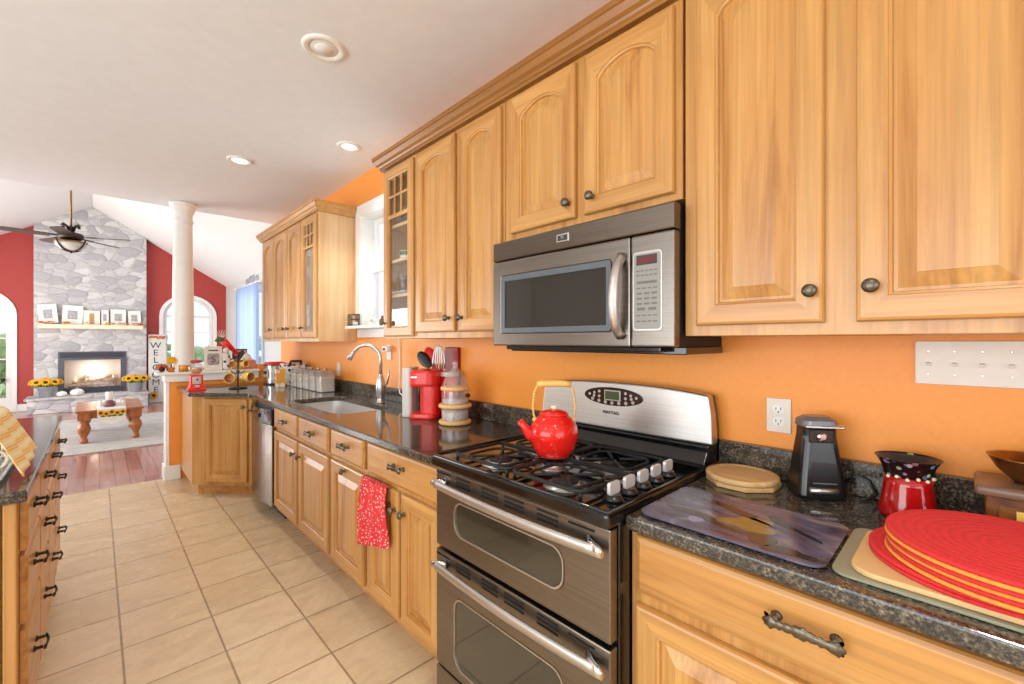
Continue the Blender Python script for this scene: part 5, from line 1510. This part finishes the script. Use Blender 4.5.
m = MB(); m.lathe([(.03, 0), (.04, .01), (.075, .07), (.08, .10), (.076, .10), (.036, .016), (.001, .012)], (1.40, 2.36, 2.0585), 22); m.build('bowl_body', M['jar_glass'], t)
t = thing('goblet', 'red wine glass on the top shelf behind the lattice', 'glass', (1.48, 2.30, 2.0585))
m = MB(); m.lathe([(.03, 0), (.006, .006), (.005, .10), (.035, .14), (.04, .20), (.036, .24), (.033, .24), (.03, .145), (.001, .12)], (1.50, 2.25, 2.0585), 18); m.build('glass_body', M['dark_red'], t)
for k, (x, y, lab) in enumerate(((1.40, 2.42, 'left white cup on the bottom of the display cabinet'), (1.45, 2.33, 'right white cup on the bottom of the display cabinet'))):
    pass

# ------------------------------------------------------------------ ceiling lights
def downlight(label, x, y, lit, r=.085):
    t = thing('recessed_light', label, 'ceiling light', (x, y, CH - .001), 'recessed ceiling lights')
    m = MB(); m.lathe([(r + .012, CH - .0005), (r + .010, CH - .008), (r, CH - .012), (r - .02, CH - .008), (r - .022, CH - .0008)], (x, y, 0), 40, cap0=False, cap1=False); m.build('trim_ring', M['white'], t)
    m = MB(); m.lathe([(r - .021, CH - .002), (r - .025, CH - .006), (.001, CH - .0065)], (x, y, 0), 36); m.build('lens', M['lamp'] if lit else M['lamp_dim'], t)
    if not lit:
        m = MB(); m.lathe([(.042, CH - .0066), (.040, CH - .012), (.001, CH - .013)], (x, y, 0), 28); m.build('bulb', M['lamp_dim'], t)
    d = bpy.data.lights.new('downlight_beam', 'SPOT'); d.energy = 38 if lit else 12; d.spot_size = 1.75; d.spot_blend = .6; d.shadow_soft_size = .06; d.color = (1, .96, .90)  # fixtures drawn unlit also cast a weaker beam
    o = bpy.data.objects.new('downlight_beam', d); COL.objects.link(o); o.parent = t; o.location = (0, 0, -.03)
downlight('large unlit recessed light nearest the viewer', .775, 2.10, False, .085)
downlight('lit recessed light over the middle of the aisle', .79, 3.85, True, .075)
downlight('lit recessed light nearest the wall cabinets', 1.295, 3.04, True, .07)
downlight('added unseen recessed light behind the viewer by the range', .20, -.10, True, .075)  # unseen downlight added behind the viewer for more kitchen light
downlight('added unseen recessed light far behind the viewer', .80, -1.5, True, .075)  # second added downlight, also out of view
# ------------------------------------------------------------------ fireplace
t = thing('fireplace', 'pale fieldstone fireplace rising to the vault, with a gas fire', 'fireplace', (-.05, 12.3, 0))
FY = 12.45
m = MB(); m.plate([(-.885, .29), (.785, .29), (.785, rz(.785) - .003), (RX, RZ - .003), (-.885, rz(-.885) - .003)], [[(-.53, .315), (.42, .315), (.42, 1.11), (-.53, 1.11)]], 'xz', FY, GY - .001)
m.build('chimney_breast', M['stone'], t)
m = MB(); m.box(-.93, .775, 11.9, FY + .15, 0, .245); m.build('hearth_base', M['stone'], t)
m = MB(); m.box(-.97, .80, 11.87, FY + .15, .245, .29); m.build('hearth_slab', M['stone'], t, bevel=.012)
m = MB(); m.box(-.81, .72, 12.20, FY - .001, 1.60, 1.685); m.build('mantel', M['cream'], t, bevel=.008)
gun = plain('gunmetal', (96, 98, 108), .35, .5, vary=.05)
m = MB(); m.plate([(-.56, .29), (.45, .29), (.45, 1.14), (-.56, 1.14)], [[(-.47, .42), (.36, .42), (.36, .97), (-.47, .97)]], 'xz', FY - .03, FY - .002); fb = m.build('firebox_frame', gun, t, bevel=.004)
m = MB()
for k in range(6): m.box(-.53, .42, FY - .038, FY - .0305, 1.02 + k * .017, 1.03 + k * .017)
for k in range(4): m.box(-.53, .42, FY - .038, FY - .0305, .325 + k * .02, .336 + k * .02)
m.build('louvers', M['letter'], fb)
m = MB(); m.box(-.50, .39, FY + .12, FY + .14, .33, 1.08); m.box(-.51, -.50, FY, FY + .14, .33, 1.08); m.box(.39, .40, FY, FY + .14, .33, 1.08); m.box(-.5, .39, FY, FY + .14, .325, .41); m.build('firebox_lining', plain('cream fire brick', (240, 226, 214), .8, vary=.06), fb)
lg = MB()
for a, b in (((-.42, FY + .02, .45), (.30, FY + .05, .47)), ((-.36, FY + .07, .50), (.10, FY + .03, .55)), ((-.05, FY + .06, .5), (.33, FY + .02, .56)), ((-.25, FY + .03, .56), (-.08, FY + .08, .66)), ((.05, FY + .03, .56), (.26, FY + .09, .64))):
    lg.tube([a, tuple((Vector(a) + Vector(b)) / 2 + Vector((0, 0, .012))), b], [.035, .042, .032], 9)
for k in range(26): lg.ball((random.uniform(-.42, .32), FY + random.uniform(.0, .09), random.uniform(.42, .5)), random.uniform(.02, .04), seg=7, rings=5)
lg.build('logs', M['logs'], t)
m = MB()
for k in range(9):
    x = -.30 + .07 * k + random.uniform(-.015, .015); h = random.uniform(.08, .16)
    m.lathe([(.004, 0), (.022, h * .25), (.016, h * .55), (.001, h)], (x, FY + .045, .52), 8)
m.build('flames', M['flame'], t)
d = bpy.data.lights.new('fire_glow', 'POINT'); d.energy = 4.5; d.color = (1, .86, .72); d.shadow_soft_size = .06
o = bpy.data.objects.new('fire_glow', d); COL.objects.link(o); o.location = (-.05, FY + .06, .74)
m = MB(); m.box(-.466, .356, FY - .012, FY - .009, .424, .966); m.build('fire_glass', M['glass'], fb)

grp = 'picture frames on the mantel'
MZ = 1.6855
def pframe(label, x0, x1, z1, tilt=0, photo=True, mat='paper'):
    t = thing('picture_frame', label, 'picture frame', ((x0 + x1) / 2, 12.32, MZ), grp)
    m = MB(); m.tf = lambda a, o, z: ((x0 + x1) / 2 + a * cos(tilt) - z * sin(tilt), 12.36 - o + z * .10, MZ + abs(a0_ * sin(tilt)) + a * sin(tilt) + z * cos(tilt))
    hw = (x1 - x0) / 2; h = z1 - MZ; a0_ = hw
    if photo:
        m.loops([[(p[0], o, p[1]) for p in P_] for P_, o in (([(-hw, .002), (hw, .002), (hw, h), (-hw, h)], 0), ([(-hw, .002), (hw, .002), (hw, h), (-hw, h)], .018), ([(-hw * .48, h * .27), (hw * .48, h * .27), (hw * .48, h * .73), (-hw * .48, h * .73)], .014), ([(-hw * .48, h * .27), (hw * .48, h * .27), (hw * .48, h * .73), (-hw * .48, h * .73)], .008))], 0, True, False)
        b_ = m.build('frame', M['white'], t)
        m2 = MB(); m2.tf = m.tf; m2.box(-hw * .48, hw * .48, .006, .009, h * .27, h * .73); m2.build('photo', M['grey_photo'], t)
    else:
        m.box(-hw, hw, 0, .02, .002, h); m.build('frame', M['paper'], t, bevel=.004)
        m2 = MB(); m2.tf = m.tf; m2.box(-hw * .3, hw * .3, .0195, .022, h * .08, h * .8); m2.build('photo', M['basket'], t)
    return t
pframe('tilted white picture frame at the left end of the mantel', -.80, -.545, 2.06, .10)
pframe('white picture frame second from the left on the mantel', -.505, -.215, 2.06, -.04)
pframe('cream panel with brown centre in the middle of the mantel', -.20, .045, 1.98, 0, False)
pframe('slim grey frame right of the cream panel on the mantel', .065, .175, 2.0, 0)
pframe('white picture frame second from the right on the mantel', .205, .445, 2.02, 0)
pframe('white picture frame at the right end of the mantel', .485, .69, 2.0, .03)
t = thing('leaf_garland', 'autumn leaf garland along the mantel edge', 'garland', (-.05, 12.26, MZ))
m1, m2 = MB(), MB()
for k in range(60):
    q = random.random(); x = random.choice((-.74, -.66, -.40, -.14, .18, .40, .62, .68)) + random.uniform(-.07, .07)
    (m1 if k % 3 else m2).ball((x, 12.235 + random.uniform(-.02, .05), MZ + .014 + random.uniform(0, .035)), .026, .018, .010, 7, 5)
m1.build('leaves', M['orange_leaf'], t); m2.build('yellow_leaves', M['yellow'], t)
def bucket(label, x, y):
    t = thing('flower_bucket', label, 'flower arrangement', (x, y, .2905), 'sunflower buckets on the hearth')
    m = MB(); m.lathe([(.09, 0), (.095, .004), (.12, .19), (.125, .192), (.125, .20), (.115, .20), (.09, .02), (.001, .015)], (x, y, .2905), 22); b_ = m.build('bucket', M['galv'], t)
    m = MB()
    for k in range(12):
        a = 2 * PI * k / 12; m.tube([(x, y, .36), (x + .11 * cos(a), y + .09 * sin(a), .53)], .006, 6)
    for k in range(50):
        a = random.uniform(0, 2 * PI); q = random.uniform(.02, .2); m.ball((x + q * cos(a), y + q * .7 * sin(a), .50 + random.uniform(-.02, .06)), .035, .022, .012, 6, 4)
    m.build('stems_and_leaves', M['green'], t)
    for k in range(9):
        a = 2 * PI * k / 8; q = .16 if k < 8 else 0
        mp, mc = MB(), MB()
        c = (x + q * cos(a) * 1.05, y + q * .8 * sin(a), .575 + (.03 if k == 8 else 0))
        sunflower(mp, mc, c, (.5 * cos(a), .5 * sin(a) - .75, .8), .085, 12)
        fl = mp.build('sunflower', M['yellow'], t); mc.build('flower_centre', M['brown'], fl)
bucket('galvanised bucket of sunflowers left of the fire', -.70, 12.12)
bucket('galvanised bucket of sunflowers right of the fire', .60, 12.14)
def pumpkin(label, x, y, r):
    t = thing('pumpkin', label, 'pumpkin', (x, y, .2905), 'white pumpkins on the hearth')
    m = MB(); L = []
    for k in range(11):
        a = -PI / 2 + PI * k / 10
        L.append([(x + r * max(cos(a), .01) * (1 + .07 * cos(8 * b)) * cos(b), y + r * max(cos(a), .01) * (1 + .07 * cos(8 * b)) * sin(b), .2905 + r * .72 + r * .72 * sin(a)) for b in [2 * PI * j / 40 for j in range(40)]])
    m.loops(L, 0, True, True, True); m.build('pumpkin_body', M['white_cer'], t)
    m = MB(); m.tube([(x, y, .29 + r * 1.4), (x + .006, y, .29 + r * 1.62)], [.014, .010], 8); m.build('stem', M['galv'], t)
pumpkin('smaller white pumpkin beside the left sunflower bucket', -.49, 12.04, .07)
pumpkin('larger white pumpkin in front of the fire', -.28, 12.0, .095)

t = thing('welcome_sign', 'tall whitewashed WELCOME sign leaning beside the chimney', 'sign', (.95, 12.42, 0))
m = MB(); lean = lambda a, o, z: (a, 12.40 - o + z * .09, z); m.tf = lean
m.box(.82, 1.13, 0, .025, .004, 1.50); m.build('board', M['sign'], t, bevel=.004)
for k, ch in enumerate('WELCOME'):
    z_ = 1.255 - k * .163
    text(ch, .185, .001, (.945, 12.40 - .0275 + z_ * .09, z_), (PI / 2 - .09, 0, 0), M['letter'], t)
mp, mc = MB(), MB(); sunflower(mp, mc, (.90, 12.36, .16), (-.1, -1, .1), .09); fl = mp.build('sunflower', M['yellow'], t); mc.build('flower_centre', M['brown'], fl)
m = MB()
for k in range(12): m.ball((.85 + .022 * k, 12.488 + random.uniform(-.01, .01), 1.44 + random.uniform(-.02, .02)), .03, .014, .02, 7, 5)
m.build('leaf_swag', M['orange_leaf'], t)

# rug, coffee table and things on it
m = MB(); m.prism(rrect(-1.35, 2.1, 7.33, 10.6, .02), 'xy', -.003, .009); o = m.build('area_rug', M['rug'], None, loc=(.4, 9, 0)); tag(o, 'pale distressed area rug under the coffee table', 'rug')
t = thing('coffee_table', 'brown coffee table with turned bulbous legs on the rug', 'coffee table', (.15, 8.3, .0095))
TX0, TX1, TY0, TY1 = -.19, .46, 7.98, 9.15
m = MB(); m.prism(rrect(TX0 - .02, TX1 + .02, TY0 - .02, TY1 + .02, .02), 'xy', .415, .445); m.build('tabletop', M['table_wood'], t, bevel=.006)
m = MB()
m.box(TX0 + .05, TX1 - .05, TY0 + .03, TY0 + .05, .33, .4148); m.box(TX0 + .05, TX1 - .05, TY1 - .05, TY1 - .03, .33, .4148); m.box(TX0 + .03, TX0 + .05, TY0 + .05, TY1 - .05, .33, .4148); m.box(TX1 - .05, TX1 - .03, TY0 + .05, TY1 - .05, .33, .4148); m.build('apron', M['table_wood'], t)
for x in (TX0 + .065, TX1 - .065):
    for y in (TY0 + .065, TY1 - .065):
        m = MB(); m.box(x - .06, x + .06, y - .06, y + .06, .31, .4147)
        m.lathe([(.035, .0095), (.042, .02), (.042, .05), (.028, .075), (.036, .10), (.062, .16), (.068, .20), (.058, .245), (.036, .275), (.05, .29), (.05, .3098)], (x, y, 0), 20); m.build('leg', M['table_wood'], t)
t = thing('table_runner', 'white lace runner with sunflower border on the coffee table', 'table runner', (.14, 8.5, .4455))
m = MB(); m.box(.0, .29, TY0 - .026, TY1 + .02, .4455, .449); m.box(.0, .29, TY0 - .028, TY0 - .0225, .36, .449)
m.prism([(.0, .36), (.29, .36), (.27, .30), (.145, .26), (.02, .30)], 'xz', TY0 - .028, TY0 - .0225); m.build('cloth', M['paper'], t)
mp, mc = MB(), MB()
for x, z_ in ((.035, .40), (.09, .385), (.145, .405), (.20, .39), (.255, .40)): sunflower(mp, mc, (x, TY0 - .033, z_), (0, -1, 0), .042, 10)
mp.build('sunflower_print', M['yellow'], t); mc.build('flower_centre', M['brown'], t)
m = MB()
for x in (.06, .12, .17, .23): m.ball((x, TY0 - .031, .355), .028, .004, .012, 8, 5)
m.build('leaf_print', M['green'], t)
t = thing('candle_jar', 'brown pinecone candle jar with white top on the coffee table', 'candle', (.11, 8.25, .4495))
m = MB(); m.lathe([(.05, 0), (.068, .02), (.06, .06), (.036, .085), (.036, .09)], (.125, 8.22, .4495), 20); m.build('jar', plain('plum brown glaze', (120, 78, 82), .4, vary=.25, nscale=40), t)
m = MB(); m.lathe([(.04, .0905), (.04, .20), (.036, .205)], (.125, 8.22, .4495), 20); m.build('candle', M['white_cer'], t)
m = MB(); m.tube([(.125, 8.22, .654), (.125, 8.22, .672)], .003, 6); m.build('wick', M['dark'], t)
t = thing('word_block', 'white cut-out word block on the coffee table', 'ornament', (.24, 8.3, .4495))
m = MB(); m.box(.185, .30, 8.28, 8.31, .4495, .475); m.build('base', M['white'], t)
for k, ch in enumerate('US'): text(ch, .12, .012, (.215 + .055 * k, 8.295, .514), (PI / 2, 0, 0), M['white'], t, 'letter')
t = thing('small_vase', 'small pale vase at the left of the coffee table runner', 'vase', (.03, 8.3, .4495))
m = MB(); m.lathe([(.02, 0), (.032, .02), (.028, .05), (.014, .065), (.018, .08), (.012, .08), (.001, .02)], (.035, 8.3, .4495), 16); m.build('vase_body', M['white_cer'], t)
m = MB()
for k in range(5): m.tube([(.035, 8.3, .52), (.035 + .02 * (k - 2), 8.3, .56)], .002, 5)
m.build('stems', M['paper'], t)

# ceiling fan
FXc, FYc = -.258, 8.5
t = thing('ceiling_fan', 'dark bronze ceiling fan with glass bowl light', 'ceiling fan', (FXc, FYc, rz(FXc)))
zc = rz(FXc)
m = MB(); m.lathe([(.02, -.12), (.06, -.085), (.07, -.03), (.07, .01)], (FXc, FYc, zc), 22); m.build('canopy', M['brass'], t)
m = MB(); m.tube([(FXc, FYc, zc - .11), (FXc, FYc, 2.93)], .011, 10); m.build('downrod', M['brass'], t)
m = MB(); m.lathe([(.03, 2.93), (.045, 2.915), (.03, 2.90), (.028, 2.86), (.06, 2.845), (.12, 2.83), (.135, 2.80), (.13, 2.765), (.10, 2.745), (.07, 2.735)], (FXc, FYc, 0), 26); mh = m.build('motor_housing', M['bronze'], t)
m = MB()
for k in range(4):
    a = PI / 4 + k * PI / 2
    m.tube([(FXc + .03 * cos(a), FYc + .03 * sin(a), 2.86), (FXc + .06 * cos(a), FYc + .06 * sin(a), 2.93), (FXc + .10 * cos(a), FYc + .10 * sin(a), 2.945), (FXc + .115 * cos(a), FYc + .115 * sin(a), 2.92)], [.012, .012, .014, .018], 8)
m.build('scroll_arms', M['bronze'], mh)
for k in range(5):
    a = math.radians(-28 + 72 * k)
    ca_, sa_ = cos(a), sin(a)
    tfb = lambda r, w_, z: (FXc + r * ca_ - w_ * sa_, FYc + r * sa_ + w_ * ca_, z + .16 * w_)
    m = MB(); m.tf = tfb
    P_ = [(.20, -.05), (.30, -.062), (.60, -.07), (.66, -.055), (.675, 0), (.66, .055), (.60, .07), (.30, .062), (.20, .05)]
    m.loops([[(p[0], p[1], 2.775) for p in P_], [(p[0], p[1], 2.784) for p in P_]], 0); bl = m.build('blade', M['fan_wood'], t)
    m = MB(); m.tf = tfb; m.loops([[(p[0], p[1], 2.785) for p in ((.10, -.02), (.20, -.025), (.27, -.045), (.29, 0), (.27, .045), (.20, .025), (.10, .02))], [(p[0], p[1], 2.792) for p in ((.10, -.02), (.20, -.025), (.27, -.045), (.29, 0), (.27, .045), (.20, .025), (.10, .02))]], 0); m.build('blade_bracket', M['bronze'], bl)
m = MB(); m.lathe([(.07, 2.7345), (.10, 2.725), (.165, 2.715), (.17, 2.705), (.165, 2.70)], (FXc, FYc, 0), 28); lk = m.build('light_kit', M['brass'], t)
m = MB(); m.lathe([(.16, 2.6995), (.15, 2.66), (.11, 2.62), (.05, 2.598), (.001, 2.595)], (FXc, FYc, 0), 28); m.build('glass_bowl', plain('frosted bowl', (206, 200, 194), .3, vary=.03), lk)
m = MB()
for k in range(4):
    a = math.radians(-43.6) + k * PI / 2
    m.tube([(FXc + .20 * cos(a), FYc + .20 * sin(a), 2.735), (FXc + .185 * cos(a), FYc + .185 * sin(a), 2.70), (FXc + .165 * cos(a), FYc + .165 * sin(a), 2.66), (FXc + .12 * cos(a), FYc + .12 * sin(a), 2.615), (FXc + .05 * cos(a), FYc + .05 * sin(a), 2.588), (FXc, FYc, 2.584)], .010, 8)
m.ball((FXc, FYc, 2.578), .018, seg=10, rings=7)
m.build('bowl_straps', M['bronze'], lk)

# metal scroll on the side wall
t = thing('wall_scroll', 'pale grey metal scroll ornament high on the side wall', 'wall decor', (GX1 - .02, 9.6, 2.5))
m = MB()
for s in (-1, 1):
    for q, r0 in ((.0, .13), (.30, .09)):
        pts = []
        for k in range(26):
            a = k / 25 * 3.4 * PI; r = r0 * (1 - k / 30)
            pts.append((GX1 - .012, 10.1 + s * (q + .10) + r * cos(a) * s, 2.58 + r * sin(a)))
        m.tube(pts, .009, 6)
m.tube([(GX1 - .012, 9.6, 2.55), (GX1 - .012, 10.1, 2.62), (GX1 - .012, 10.6, 2.55)], .009, 6)
m.build('scrollwork', M['galv'], t)
